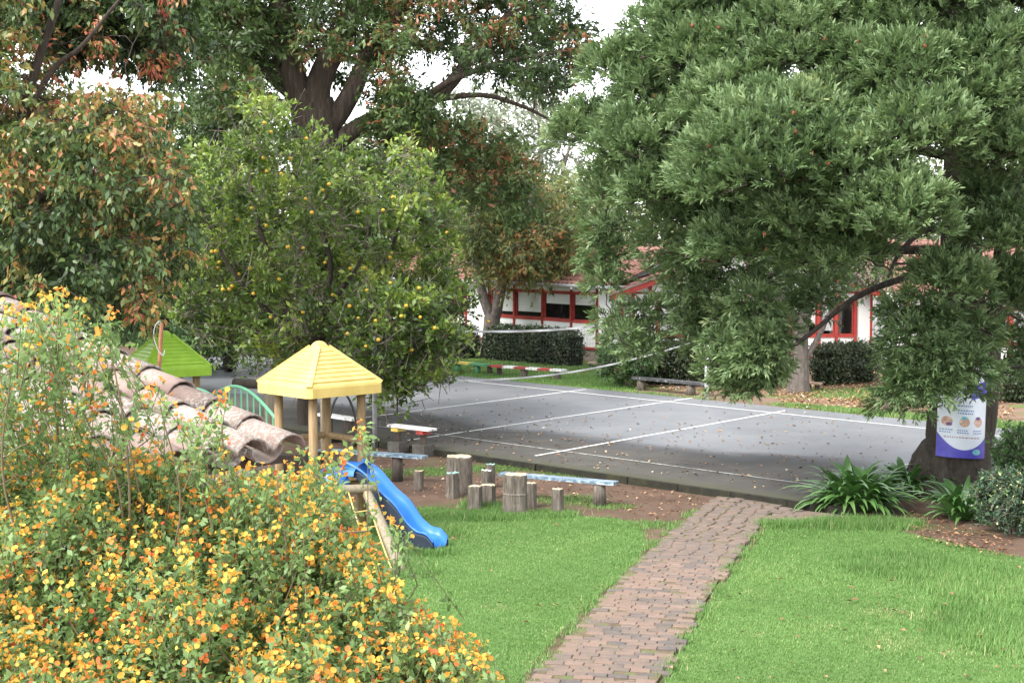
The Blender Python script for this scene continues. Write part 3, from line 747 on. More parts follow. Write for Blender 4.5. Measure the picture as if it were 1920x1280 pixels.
# ------------------------------------------------------------------ the school buildings beyond the court
def wall_hit(px, p0, d):                    # distance along a wall line from p0 where the sight line px meets it
    r = ray(px, 600)[:2]
    A_ = np.array([[d[0], -r[0]], [d[1], -r[1]]])
    t, s = np.linalg.solve(A_, -np.asarray(p0[:2]))
    return t
def ribbed(mb, p0, eave, slope, n_len, period=0.24, amp=0.035, thick=0.05, rows=9):
    """pantile roof slope: eave and slope are full-length vectors; ribs run up the slope, courses step down"""
    eave, slope = np.asarray(eave, float), np.asarray(slope, float)
    nrm = unit(np.cross(eave, slope)); nrm = nrm if nrm[2] > 0 else -nrm
    ncol = int(np.linalg.norm(eave) / period) * 4
    V, Fc = [], []
    for r in range(rows):
        for e in (0, 1):
            for c in range(ncol + 1):
                a = c / 4.0 * 2 * math.pi
                V.append(p0 + eave * (c / ncol) + slope * ((r + e) / rows) + nrm * (amp * math.cos(a) + thick * (1.0 - e) * 0.8))
        k = r * 2 * (ncol + 1)
        for c in range(ncol): Fc.append((k + c, k + c + 1, k + ncol + 2 + c, k + ncol + 1 + c))
        if r:
            for c in range(ncol): Fc.append((k - ncol - 1 + c, k - ncol + c, k + c + 1, k + c))
    mb.add(V, Fc)
def frame_wall(root, p0, d, spans, zs, depth=0.12, inward=None):
    """wall built of panels between red timbers. spans: (t0,t1,kind); zs: bottom, sill, head, top"""
    d = unit(d); d3 = np.array([d[0], d[1], 0]); n = np.array([-d[1], d[0], 0]) if inward is None else inward
    P = lambda t, z, o=0.0: np.array([p0[0] + d[0] * t, p0[1] + d[1] * t, z]) + n * o
    z0, zs1, zh, zt = zs
    ts = sorted(set([s[0] for s in spans] + [s[1] for s in spans]))
    for t0, t1, kind in spans:
        c = (t0 + t1) / 2; w = abs(t1 - t0)
        if kind == 'solid':
            MB().box(P(c, (z0 + zt) / 2, depth / 2), (w - 0.01, depth, zt - z0), d3).build('wall_panel', M['white_wall'], root)
            continue
        MB().box(P(c, (z0 + zs1) / 2, depth / 2), (w - 0.01, depth, zs1 - z0), d3).build('wall_panel', M['white_wall'], root)
        MB().box(P(c, (zh + zt) / 2, depth / 2), (w - 0.01, depth, zt - zh), d3).build('wall_panel', M['white_wall'], root)
        # window: glass, blind or curtain behind it
        win = MB()
        for tt in (t0 + 0.085, t1 - 0.085): win.box(P(tt, (zs1 + zh) / 2, 0.05), (0.03, 0.05, zh - zs1 - 0.10), d3)
        for zz in (zs1 + 0.065, zh - 0.065): win.box(P(c, zz, 0.05), (w - 0.2, 0.05, 0.03), d3)
        wo = win.build('window', M['red_wood'], root)
        MB().add([P(t0 + 0.095, zs1 + 0.075, 0.06), P(t1 - 0.095, zs1 + 0.075, 0.06), P(t1 - 0.095, zh - 0.075, 0.06), P(t0 + 0.095, zh - 0.075, 0.06)], [(0, 1, 2, 3)]).build('pane', M['glass'], wo)
        if isinstance(kind, tuple):
            what, frac = kind
            zb = zh - 0.07 - (zh - zs1 - 0.15) * frac
            mbb = MB(); nn = 24
            a, b = [], []
            for i in range(nn + 1):
                tt = t0 + 0.1 + (w - 0.2) * i / nn
                wob = 0.012 * math.sin(i * 1.7) if what == 'curtain' else 0.0
                a.append(P(tt, zb, 0.10 + wob)); b.append(P(tt, zh - 0.07, 0.10 + wob))
            mbb.add(a + b, [(i, i + 1, nn + 2 + i, nn + 1 + i) for i in range(nn)])
            mbb.build('blind' if what == 'blind' else 'curtain', M[what], wo)
    for t in ts:
        MB().box(P(t, (z0 + zt) / 2, -0.02 + 0.035), (0.105, 0.11, zt - z0 + 0.002), d3).build('timber_post', M['red_wood'], root)
    a, b = ts[0], ts[-1]
    for z, h in ((z0 + 0.05, 0.10), (zs1, 0.10), (zh, 0.09), (zt - 0.03, 0.07)):
        for t0, t1, kind in spans:
            if kind == 'solid' and z not in (z0 + 0.05, zt - 0.03): continue
            MB().box(P((t0 + t1) / 2, z, 0.012), (abs(t1 - t0) - 0.11, 0.085, h * 0.85), d3).build('timber_rail', M['red_wood'], root)
    return P
# long classroom with roller blinds
p0 = gr(1165, 690, YZ)[:2] * 0 + at(1121, 678, 51.8)[:2]
wd = unit(np.array([-0.6, 0.8]))
cls = thing('school_building', 'white classroom block with red timbers and roller blinds behind the clipped hedge', 'building', (p0[0], p0[1], YZ))
T = lambda px: wall_hit(px, p0, wd)
zs = (0.52, 1.47, 2.50, 2.76)
inw = np.array([0.8, 0.6, 0])
spans = [(T(1166), T(1120), 'solid'), (T(1119.99), T(1071.5), ('blind', 0.42)), (T(1071.49), T(1017.5), ('blind', 0.42)), (T(1017.49), T(964.6), ('blind', 0.82)), (T(964.59), T(918), ('blind', 0.86)),
         (T(917.99), T(875), 'solid'), (T(874.99), T(848), 'open'), (T(847.99), T(808), 'open'), (T(807.99), T(770), ('blind', 0.6)), (T(769.99), T(735), 'open'), (T(734.99), T(690), 'solid'), (T(689.99), T(640), 'open')]
P = frame_wall(cls, p0, wd, spans, zs, inward=inw)
tL, tR = T(640), T(1166)
d3 = np.array([wd[0], wd[1], 0])
MB().box(P((tL + tR) / 2, (YZ + 0.52) / 2, 0.09), (tL - tR, 0.14, 0.52 - YZ), d3).build('plinth', M['stone'], cls)
room = MB()
room.box(P((tL + tR) / 2, 1.6, 3.2), (tL - tR - 0.2, 0.1, 2.3), d3).box(P((tL + tR) / 2, 0.55, 1.7), (tL - tR - 0.2, 3.1, 0.08), d3)
room.box(P(tR + 0.05, 1.6, 1.7), (0.08, 3.0, 2.2), d3).box(P(tL - 0.05, 1.6, 1.7), (0.08, 3.0, 2.2), d3)
room.build('interior_wall', M['inside'], cls)
mb = MB()
ribbed(mb, P(tR - 0.3, 2.80, -0.45), d3 * (tL - tR + 0.6), inw * 3.3 + np.array([0, 0, 1.30]), 1, rows=10)
roof = mb.build('roof', M['far_tile'], cls, smooth=False)
MB().box(P((tL + tR) / 2, 2.80, -0.02), (tL - tR + 0.5, 0.9, 0.03), d3).build('soffit', M['white_wall'], roof)
MB().tube([P(tR - 0.3, 2.74, -0.53), P(tL + 0.3, 2.74, -0.53)], 0.05, 8).build('gutter', M['galv'], roof)
for k in range(9):
    t = tR + 0.5 + k * 1.55
    MB().box(P(t, 2.69, -0.51), (0.10, 0.10, 0.10), d3).box(P(t, 2.73, -0.27), (0.04, 0.44, 0.04), d3).build('gutter_bracket', M['white_paint'], roof)
mb = MB().box(P(tR - 0.1, 1.6, 1.9), (0.12, 2.6, 2.6), d3); mb.build('side_wall', M['white_wall'], cls)
MB().box(P((tL + tR) / 2, 2.1, 3.3), (tL - tR, 0.12, 3.3), d3).build('back_wall', M['white_wall'], cls)
# wooden step at the corner
q = gr(1122, 690, YZ)
st = thing('wooden_step', 'pale plank step beside the right end of the clipped hedge', 'step', q)
MB().box(q + [0, 0, 0.17], (0.75, 0.34, 0.045), d3).build('tread', M['plank_step'], st)
for s in (-0.3, 0.3): MB().box(q + d3 * s + [0, 0, 0.073], (0.08, 0.3, 0.146), d3).build('leg', M['wood_dark'], st)

# gabled wing
g0 = at(1166, 600, 50.0)[:2]; gd = unit(np.array([1.0, 0.05])); g3 = np.array([gd[0], gd[1], 0]); ginw = np.array([-gd[1], gd[0], 0])
wing = thing('school_building', 'white gabled wing with red timbers and red tiled roof behind the big conifer', 'building', (g0[0], g0[1], YZ))
T2 = lambda px: wall_hit(px, g0, gd)
e = 1e-4
pxs = [1166, 1187, 1232, 1290, 1345, 1400, 1442, 1484, 1535, 1568, 1604, 1634]
kinds = ['solid', 'solid', ('blind', 0.9), ('blind', 0.9), ('curtain', 1), ('curtain', 1), ('curtain', 0.8), ('blind', 0.7), ('curtain', 0.9), 'open', 'solid']
spans = [(T2(pxs[i]) + e, T2(pxs[i + 1]) - e, kinds[i]) for i in range(len(kinds))]
spans = [(round(a, 2), round(b, 2), k) for a, b, k in spans]
zs2 = (0.35, 1.12, 2.28, 2.62)
P = frame_wall(wing, g0, gd, spans, zs2, inward=ginw)
W2 = T2(1634); pk = 2.62 + W2 / 2 * math.tan(math.radians(20))
mb = MB().prism([P(0, 2.625, 0.005), P(W2, 2.625, 0.005), P(W2 / 2, pk, 0.005)], [P(0, 2.625, 0.125), P(W2, 2.625, 0.125), P(W2 / 2, pk, 0.125)])
mb.build('gable', M['white_wall'], wing)
for t in (0.95, 2.0, 3.1, W2 / 2, W2 - 3.1, W2 - 2.0, W2 - 0.95):
    h = 2.62 + min(t, W2 - t) * math.tan(math.radians(20))
    MB().box(P(t, (2.6 + h) / 2, -0.015), (0.11, 0.06, h - 2.6 - 0.10), g3).build('timber_post', M['red_wood'], wing)
MB().box(P(W2 / 2, (YZ + 0.35) / 2, 0.09), (W2, 0.14, 0.35 - YZ), g3).build('plinth', M['stone'], wing)
room = MB().box(P(W2 / 2, 1.5, 3.4), (W2 - 0.2, 0.1, 2.2), g3).box(P(W2 / 2, 0.4, 1.8), (W2 - 0.2, 3.2, 0.08), g3)
room.build('interior_wall', M['inside'], wing)
mb = MB(); mb.box(P(0.07, 1.5, 4.2), (0.12, 8.0, 2.5), g3); mb.build('side_wall', M['white_wall'], wing)
mb = MB(); mb.box(P(W2 - 0.07, 1.5, 4.2), (0.12, 8.0, 2.5), g3); mb.build('side_wall', M['white_wall'], wing)
rise = W2 / 2 * math.tan(math.radians(20)); ov = 0.45; ovz = ov * math.tan(math.radians(20))
for s in (0, 1):
    mb = MB()
    a = P(-ov, 2.70 - ovz, -0.4) if s == 0 else P(W2 + ov, 2.70 - ovz, -0.4)
    ribbed(mb, a, ginw * 9.0, (g3 if s == 0 else -g3) * (W2 / 2 + ov) + np.array([0, 0, rise + ovz]), 1, rows=12)
    r = mb.build('roof', M['far_tile'], wing)
    b = P(W2 / 2, 2.66 + rise, -0.42)
    a2 = P(-ov, 2.66 - ovz, -0.42) if s == 0 else P(W2 + ov, 2.66 - ovz, -0.42)
    MB().beam(a2 - [0, 0, 0.06], b - [0, 0, 0.06], 0.06, 0.18).build('barge_board', M['red_wood'], r)
    MB().beam(a2 + [0, 0, 0.06] - ginw * 0.02, b + [0, 0, 0.06] - ginw * 0.02, 0.10, 0.05).build('verge_trim', M['stone'], r)
    if s == 0:
        c = P(1.1, 2.70 + 1.1 * math.tan(math.radians(20)) + 0.10, 2.6)
        sl = unit(g3 + np.array([0, 0, math.tan(math.radians(20))]))
        MB().box(c, (1.5, 1.5, 0.05), sl, up=np.cross(sl, ginw)).build('skylight', M['white_paint'], r)
# building behind the conifer trunk
h0 = at(1700, 600, 46.0)[:2]; hd = unit(np.array([1.0, -0.06])); h3 = np.array([hd[0], hd[1], 0]); hin = np.array([-hd[1], hd[0], 0])
hall = thing('school_building', 'white building with red window frames behind the poster trunk at far right', 'building', (h0[0], h0[1], YZ))
T3 = lambda px: wall_hit(px, h0, hd)
pxs = [1702, 1766, 1830, 1895, 1960, 2040]
spans = [(round(T3(pxs[i]), 2), round(T3(pxs[i + 1]), 2), ('curtain', 1)) for i in range(5)]
P = frame_wall(hall, h0, hd, spans, (0.30, 1.14, 2.30, 2.62), inward=hin)
W3 = T3(2040)
MB().box(P(W3 / 2, (YZ + 0.3) / 2, 0.09), (W3, 0.14, 0.3 - YZ), h3).build('plinth', M['stone'], hall)
MB().box(P(W3 / 2, 1.5, 2.6), (W3 - 0.2, 0.1, 2.2), h3).build('interior_wall', M['inside'], hall)
mb = MB(); ribbed(mb, P(-0.5, 2.68, -0.5), h3 * (W3 + 1), hin * 4 + np.array([0, 0, 1.7]), 1); r = mb.build('roof', M['far_tile'], hall)
MB().box(P(W3 / 2, 2.63, -0.1), (W3 + 0.8, 0.7, 0.04), h3).build('soffit', M['white_wall'], r)
MB().box(P(-0.02, 1.45, 1.5), (0.12, 2.7, 2.4), h3).build('side_wall', M['white_wall'], hall)
# grey awning cloth hung across the passage between the two
a, b = at(1638, 600, 48.6), at(1703, 600, 46.6)
mb = MB(); V, nn, mm = [], 26, 12
for j in range(mm + 1):
    for i in range(nn + 1):
        s, v = i / nn, j / mm
        p = a * (1 - s) + b * s
        V.append((p[0], p[1] + 0.07 * math.sin(s * 21 + v * 3.0) * (1 - 0.4 * v) + 0.25 * v * (1 - v), 0.18 + (2.45 - 0.10 * math.sin(math.pi * s) + 0.12 * s * 0 - 0.18) * v))
mb.add(V, [(j * (nn + 1) + i, j * (nn + 1) + i + 1, (j + 1) * (nn + 1) + i + 1, (j + 1) * (nn + 1) + i) for j in range(mm) for i in range(nn)])
aw = thing('awning', 'grey cloth awning hanging in the passage between the white buildings', 'awning', ((a + b) / 2 * [1, 1, 0] + [0, 0, YZ]))
mb.build('cloth', M['tarp'], aw, smooth=True)
for p in (a, b): MB().tube([(p[0], p[1], YZ), (p[0], p[1], 2.55)], 0.035, 8).build('pole', M['galv'], aw)
MB().tube([(a[0], a[1], 2.5), (b[0], b[1], 2.5)], 0.03, 8).build('rail', M['galv'], aw)

# ------------------------------------------------------------------ the near tiled house at the left
ev = unit(np.array([-0.64, -0.77, 0])); us = np.array([-0.77, 0.64, 0]); us = unit(us)
c0 = at(566, 816, 8.0) - np.array([0, 0, 0.075])
slope_t = math.tan(math.radians(13.8))
upv = unit(us + np.array([0, 0, slope_t])); nrm = unit(np.cross(upv, ev)); nrm = nrm if nrm[2] > 0 else -nrm
house = thing('tiled_house', 'plastered house with old lichen-spotted clay tile roof behind the orange flowering bush', 'house', (c0[0], c0[1], 0))
NC, NR, PER, EXP = 9, 16, 0.25, 0.315
roof = MB()
q = lambda e_, u_, n_=0.0: c0 + ev * e_ + upv * u_ + nrm * n_
roof.prism([q(-0.02, 0.12, -0.12), q(NC * PER + 0.3, 0.12, -0.12), q(NC * PER + 0.3, NR * EXP, -0.12), q(-0.02, NR * EXP, -0.12)],
           [q(-0.02, 0.12, -0.075), q(NC * PER + 0.3, 0.12, -0.075), q(NC * PER + 0.3, NR * EXP, -0.075), q(-0.02, NR * EXP, -0.075)])
roof = roof.build('roof', M['wood_dark'], house)
def tile_mesh(r0, r1, length, sign, seed, arc=math.pi):
    r = np.random.default_rng(seed); n = 7; th = 0.013
    V = []
    for y, rr in ((0, r0), (length, r1)):
        for t in (0, th):
            for i in range(n + 1):
                a = (math.pi - arc) / 2 + arc * i / n
                k = rr - t
                V.append((math.cos(a) * k * (1 + 0.02 * r.normal()), y, sign * (math.sin(a) * k * 0.82) + r.normal() * 0.0015))
    m = n + 1
    Fc = []
    for i in range(n):
        Fc += [(i, i + 1, 2 * m + i + 1, 2 * m + i), (m + i + 1, m + i, 3 * m + i, 3 * m + i + 1), (i + 1, i, m + i, m + i + 1), (2 * m + i, 2 * m + i + 1, 3 * m + i + 1, 3 * m + i)]
    Fc += [(0, 2 * m, 3 * m, m), (n, m + n, 3 * m + n, 2 * m + n)]
    return MB().add(V, Fc)
from mathutils import Matrix
rngt = np.random.default_rng(5)
covers = [tile_mesh(0.112, 0.092, 0.42, 1, k) for k in range(3)]
pans = [tile_mesh(0.115, 0.098, 0.42, -1, 10 + k) for k in range(3)]
def mesh_of(mb, nm):
    me = bpy.data.meshes.new(nm); me.from_pydata(mb.v, [], mb.f)
    me.polygons.foreach_set('use_smooth', [len(f) == 4 for f in mb.f]); me.materials.append(M['tile']); me.update(); return me
cm = [mesh_of(m, 'cover_tile') for m in covers]; pm = [mesh_of(m, 'pan_tile') for m in pans]
off = origin(house)
for c in range(NC):
    for r in range(NR):
        for kind in (0, 1):
            e_ = 0.11 + c * PER + (0 if kind == 0 else PER / 2)
            u_ = r * EXP - (0.02 if kind == 0 else -0.01) + rngt.normal() * 0.008
            n_ = (0.010 if kind == 0 else 0.028) - 0.005
            ax, ay = ev, unit(upv - nrm * 0.035)
            az = unit(np.cross(ax, ay)); az = az if az[2] > 0 else -az
            ro = rngt.normal() * 0.015
            ax2 = unit(ax + az * rngt.normal() * 0.02 + ay * ro); ay2 = unit(np.cross(az, ax2)); ay2 = ay2 if ay2 @ upv > 0 else -ay2
            p = q(e_ + rngt.normal() * 0.004, u_, n_ + 0.012)
            o = bpy.data.objects.new('tile', (cm if kind == 0 else pm)[rngt.integers(0, 3)])
            col.objects.link(o); o.parent = roof
            o.matrix_local = Matrix(((ax2[0], ay2[0], az[0], p[0] - off[0]), (ax2[1], ay2[1], az[1], p[1] - off[1]), (ax2[2], ay2[2], az[2], p[2] - off[2]), (0, 0, 0, 1)))
# walls under the eave and the far gable
wset = 0.32
w0 = q(0.10, wset); 
wz = w0[2] - 0.12
a = w0[:2]; b = a + ev[:2] * (NC * PER + 0.2); bk = us[:2] * 4.6
mb = MB().prism([(a[0], a[1], 0), (b[0], b[1], 0), (b[0] + us[0] * 0.2, b[1] + us[1] * 0.2, 0), (a[0] + us[0] * 0.2, a[1] + us[1] * 0.2, 0)],
                [(a[0], a[1], wz), (b[0], b[1], wz), (b[0] + us[0] * 0.2, b[1] + us[1] * 0.2, wz), (a[0] + us[0] * 0.2, a[1] + us[1] * 0.2, wz)])
mb.build('wall', M['cream_wall'], house)
a2 = a + us[:2] * 0.2
mb = MB().prism([(a2[0], a2[1], 0), (a2[0] + ev[0] * 0.2, a2[1] + ev[1] * 0.2, 0), (a2[0] + ev[0] * 0.2, a2[1] + ev[1] * 0.2, wz), (a2[0], a2[1], wz)],
                [(a2[0] + bk[0], a2[1] + bk[1], 0), (a2[0] + bk[0] + ev[0] * 0.2, a2[1] + bk[1] + ev[1] * 0.2, 0), (a2[0] + bk[0] + ev[0] * 0.2, a2[1] + bk[1] + ev[1] * 0.2, wz + 4.6 * slope_t), (a2[0] + bk[0], a2[1] + bk[1], wz + 4.6 * slope_t)])
mb.build('wall', M['cream_wall'], house)
# rusty rod with a loop of wire standing on the roof
d_r = 8.95
rb, rt = at(297, 700, d_r), at(303, 606, d_r)
rod = thing('rusty_rod', 'thin rusty iron rod with a wire loop standing on the clay tile roof', 'rod', rb)
MB().tube([rb - [0, 0, 0.06], (rb + rt) / 2 + [0.002, 0, 0], rt], 0.012, 8).build('rod', M['rod'], rod)
wire = smooth_path([rt + [0, 0, -0.004], rt + [-0.012, -0.01, 0.012], rt + [-0.035, -0.012, -0.015], rt + [-0.045, -0.012, -0.08], rt + [-0.02, -0.014, -0.16], rt + [0.01, -0.016, -0.19], rt + [0.02, -0.012, -0.16]], 5)
MB().tube(wire, 0.0028, 5).build('wire', M['galv'], rod)
# ------------------------------------------------------------------ play towers
def pyramid_roof(root, c, hd_, z0, skirt, ztop, ang, mat):
    """moulded plastic roof: straight skirt, four faces with raised shingle courses, softened top"""
    ca, sa = math.cos(ang), math.sin(ang)
    corners = [(math.cos(ang + k * math.pi / 2), math.sin(ang + k * math.pi / 2)) for k in range(4)]
    mb = MB(); rings = []
    def ring(s, z, inset=0.0):
        out = []
        for k in range(4):                        # each side: corner, then points along it (bevelled corners)
            p = np.array(corners[k]) * hd_ * s; n = np.array(corners[(k + 1) % 4]) * hd_ * s
            for t in (0.05, 0.5, 0.95): out.append((*(c[:2] + p + (n - p) * t), z))
        return out
    prof = [(0.97, z0 + 0.012), (1.0, z0), (1.0, z0 + skirt * 0.8), (0.985, z0 + skirt)]
    H = ztop - (z0 + skirt); nst = 9
    for i in range(nst):
        f0, f1_ = i / nst, (i + 1) / nst
        s0 = 0.985 - 0.84 * f0; s1 = 0.985 - 0.84 * f1_
        zc0, zc1 = z0 + skirt + H * 0.86 * f0, z0 + skirt + H * 0.86 * f1_
        if i: prof += [(s0 + 0.034, zc0 - 0.014), (s0 + 0.036, zc0 + 0.004)]
        prof += [(s1 - 0.004, zc1)]
    prof += [(0.135, z0 + skirt + H * 0.885), (0.10, z0 + skirt + H * 0.945), (0.055, z0 + skirt + H * 0.99), (0.0, ztop)]
    rs = [ring(s, z) for s, z in prof]
    V = [p for r in rs for p in r]; m = 12
    Fc = [(i * m + j, i * m + (j + 1) % m, (i + 1) * m + (j + 1) % m, (i + 1) * m + j) for i in range(len(rs) - 1) for j in range(m)]
    mb.add(V, Fc)
    ro = mb.build('roof', mat, root)
    # ridge mouldings down each corner and small breaks in the courses
    for k in range(4):
        e = np.array(corners[k])
        a = np.array([*(c[:2] + e * hd_ * 0.965), z0 + skirt - 0.005]); b = np.array([*(c[:2] + e * hd_ * 0.15), z0 + skirt + H * 0.875])
        MB().beam(a, b, 0.085, 0.035).build('ridge_moulding', mat, ro)
    return ro
def play_tower(c, hd_, ang, z0, ztop, mat, label):
    root = thing('play_tower', label, 'play tower', (c[0], c[1], 0), 'play towers of the playground')
    pyramid_roof(root, c, hd_, z0, 0.17, ztop, ang, mat)
    for k in range(4):
        e = np.array([math.cos(ang + k * math.pi / 2), math.sin(ang + k * math.pi / 2)]) * hd_ * 0.64
        p = c[:2] + e
        MB().tube([(p[0], p[1], -0.05), (p[0], p[1], 1.2), (p[0], p[1], z0 + 0.12)], 0.067, 10).build('post', M['wood'], root, smooth=True)
    for k in range(4):
        a_ = np.array([math.cos(ang + k * math.pi / 2), math.sin(ang + k * math.pi / 2)]) * hd_ * 0.64
        b_ = np.array([math.cos(ang + (k + 1) * math.pi / 2), math.sin(ang + (k + 1) * math.pi / 2)]) * hd_ * 0.64
        MB().tube([(*(c[:2] + a_), z0 + 0.06), (*(c[:2] + b_), z0 + 0.06)], 0.04, 8).build('top_beam', M['wood'], root)
        MB().tube([(*(c[:2] + a_), 0.78), (*(c[:2] + b_), 0.78)], 0.055, 8).build('floor_beam', M['wood'], root)
    d1 = np.array([math.cos(ang + math.pi / 4), math.sin(ang + math.pi / 4)]); d2 = np.array([-d1[1], d1[0]])
    side = hd_ * 0.64 * math.sqrt(2)
    for i in range(8):
        o_ = (i - 3.5) / 8 * side
        MB().box((*(c[:2] + d2 * o_), 0.85), (side, side / 8 - 0.012, 0.035), (*d1, 0)).build('floor_board', M['wood'], root)
    return root
ty = at(602, 1000, 22.2); ty[2] = 0
ANG = math.radians(-92)
tower = play_tower(ty, 0.97, ANG, 2.17, 2.94, M['yellow'], 'wooden play tower with pale yellow shingled roof, blue slide and rope ladder')
# side rails and panel at the back
cs = [ty[:2] + np.array([math.cos(ANG + k * math.pi / 2), math.sin(ANG + k * math.pi / 2)]) * 0.97 * 0.64 for k in range(4)]
for k in (1, 2):
    a, b = cs[k], cs[(k + 1) % 4]
    MB().tube([(*a, 1.45), (*b, 1.45)], 0.05, 8).build('guard_rail', M['wood'], tower)
    MB().box((*((a + b) / 2), 1.05), (np.linalg.norm(b - a) - 0.15, 0.03, 0.3), (*(b - a), 0)).build('guard_panel', M['wood_dark'], tower)
# climbing frame: top log, two leaning legs, rope net
l0, l1 = at(560, 925, 21.0), at(705, 912, 21.4)
l0[2] = l1[2] = 0.86
MB().tube(smooth_path([l0, (l0 + l1) / 2 + [0, 0, 0.012], l1], 4), [0.075, 0.072, 0.07, 0.07, 0.068, 0.066, 0.066, 0.064, 0.06], 12).build('climbing_log', M['log_grey'], tower, smooth=True)
foot = gr(757, 1076); top = at(688, 925, 21.35); top[2] = 0.80
MB().tube(smooth_path([top, top * 0.6 + foot * 0.4 + [0, 0, 0.01], foot - [0, 0, 0.05]], 5), np.linspace(0.072, 0.08, 11), 12).build('leaning_leg', M['log_grey'], tower, smooth=True)
foot2 = foot + (l0 - l1) * 0.92; foot2[2] = 0.0
top2 = l0 + (top - l1)
MB().tube([top2, foot2 - [0, 0, 0.05]], [0.07, 0.078], 12).build('leaning_leg', M['log_grey'], tower, smooth=True)
MB().tube([foot + [0.02, 0, 0.05], foot2 + [0, 0, 0.05]], 0.05, 10).build('bottom_rail', M['log_grey'], tower, smooth=True)
for i in range(4):
    s = (i + 0.7) / 4.6
    a = l1 * (1 - s) + l0 * s; b = (foot * (1 - s) + foot2 * s); a = a.copy(); b = b.copy(); b[2] = 0.06
    pts = [a + (b - a) * t + np.array([0, 0, -0.04 * math.sin(t * math.pi)]) for t in np.linspace(0, 1, 7)]
    MB().tube(pts, 0.0105, 6).build('net_rope', M['rope'], tower)
for j in range(4):
    t = (j + 1) / 5
    a = top * (1 - t) + foot * t; b = top2 * (1 - t) + foot2 * t
    pts = [a + (b - a) * s + np.array([0, 0, -0.03 * math.sin(s * math.pi) - 0.02]) for s in np.linspace(0, 1, 7)]
    MB().tube(pts, 0.0105, 6).build('net_rope', M['rope'], tower)
# blue wave slide
s0 = at(690, 905, 21.85); s0[2] = 0.93
s1 = gr(826, 1030); s1[2] = 0.06
dxy = unit((s1 - s0)[:2]); Ls = np.linalg.norm((s1 - s0)[:2])
start = s0[:2] - dxy * 0.30
prof = smooth_path([(0.0, 0.98), (0.22, 0.985), (0.36, 0.93), (0.62, 0.69), (0.86, 0.52), (1.06, 0.28), (1.22, 0.17), (1.36, 0.15), (1.45, 0.08), (1.49, 0.03)], 4)
prof[:, 0] *= (Ls + 0.30) / 1.49
side_n = np.array([-dxy[1], dxy[0]])
cross = [(-0.20, 0.085), (-0.215, 0.115), (-0.185, 0.118), (-0.155, 0.03), (-0.10, 0.0), (0.0, -0.006), (0.10, 0.0), (0.155, 0.03), (0.185, 0.118), (0.215, 0.115), (0.20, 0.085)]
V = []
for u_, z_ in prof:
    rim = 1.0 if u_ > 0.3 else 1.0 + 1.0 * (0.3 - u_) / 0.3
    for w_, h_ in cross: V.append((*(start + dxy * u_ + side_n * w_), z_ + h_ * rim))
m = len(cross)
slide = MB().add(V, [(i * m + j, i * m + j + 1, (i + 1) * m + j + 1, (i + 1) * m + j) for i in range(len(prof) - 1) for j in range(m - 1)])
so = slide.build('slide', M['blue'], tower, smooth=True)
for s in (-1, 1):                                # deep side skirts of the slide
    mb = MB(); V = []
    for u_, z_ in prof:
        dep = 0.06 + 0.30 * min(1, max(0, (u_ - 0.15) / 0.5)) * min(1, max(0.12, (1.75 - u_) / 0.35))
        zl = max(0.015, z_ + 0.085 - dep)
        for w_, zz in ((0.203, z_ + 0.075), (0.212, z_ + 0.05), (0.205, zl), (0.19, zl), (0.19, z_ + 0.04)):
            V.append((*(start + dxy * u_ + side_n * w_ * s), max(zz, zl)))
    mb.add(V, [(i * 5 + j, i * 5 + j + 1, (i + 1) * 5 + j + 1, (i + 1) * 5 + j) for i in range(len(prof) - 1) for j in range(4)])
    mb.build('side_skirt', M['blue_shaded'], so)
# entry hood of the slide
V = []
for i in range(9):
    a_ = math.pi * i / 8
    for dd in (0.0, 0.28): V.append((*(start - dxy * (0.05 - dd) + side_n * 0.27 * math.cos(a_)), 0.99 + 0.17 * math.sin(a_)))
MB().add(V, [(2 * i, 2 * i + 2, 2 * i + 3, 2 * i + 1) for i in range(8)]).build('entry_hood', M['blue'], so, smooth=True)
V = []
hc = start - side_n * 0.32 - dxy * 0.12
for i in range(7):
    for j in range(13):
        th, ph = math.pi / 2 * i / 6, 2 * math.pi * j / 12
        V.append((hc[0] + 0.26 * math.cos(th) * math.cos(ph), hc[1] + 0.26 * math.cos(th) * math.sin(ph), 0.86 + 0.26 * math.sin(th)))
MB().add(V, [(i * 13 + j, i * 13 + j + 1, (i + 1) * 13 + j + 1, (i + 1) * 13 + j) for i in range(6) for j in range(12)]).build('entry_bubble', M['blue'], so, smooth=True)
tg = at(316, 990, 26.9); tg[2] = 0
tower2 = play_tower(tg, 0.90, math.radians(-100), 2.0, 2.80, M['lime'], 'wooden play tower with lime green shingled roof beyond the tiled roof')
# arched bridge between the towers
bA, bB = ty[:2] * 0.63 + tg[:2] * 0.37, tg[:2] * 0.86 + ty[:2] * 0.14
br = thing('arched_bridge', 'bridge with mint green arched handrails linking the two play towers', 'bridge', (*((bA + bB) / 2), 0))
bd = unit(bB - bA); bn = np.array([-bd[1], bd[0]]); Lb = np.linalg.norm(bB - bA)
for s in (-1, 1):
    rail = [(*(bA + bd * Lb * t + bn * 0.36 * s), 1.52 + 0.42 * math.sin(math.pi * t)) for t in np.linspace(0, 1, 25)]
    low = [(*(bA + bd * Lb * t + bn * 0.36 * s), 0.92 + 0.35 * math.sin(math.pi * t)) for t in np.linspace(0, 1, 25)]
    MB().tube(rail, 0.028, 8).build('handrail', M['mint'], br, smooth=True)
    MB().tube(low, 0.024, 8).build('lower_rail', M['mint'], br, smooth=True)
    for i in range(1, 24, 2):
        MB().tube([low[i], rail[i]], 0.014, 6).build('baluster', M['mint'], br)
for i in range(10):                               # level approach from the yellow tower
    p = ty[:2] * (1 - 0.36 * (i + 2.2) / 12) + tg[:2] * (0.36 * (i + 2.2) / 12)
    MB().box((*p, 0.87), (0.155, 0.68, 0.04), (*bd, 0)).build('deck_board', M['wood_dark'], br)
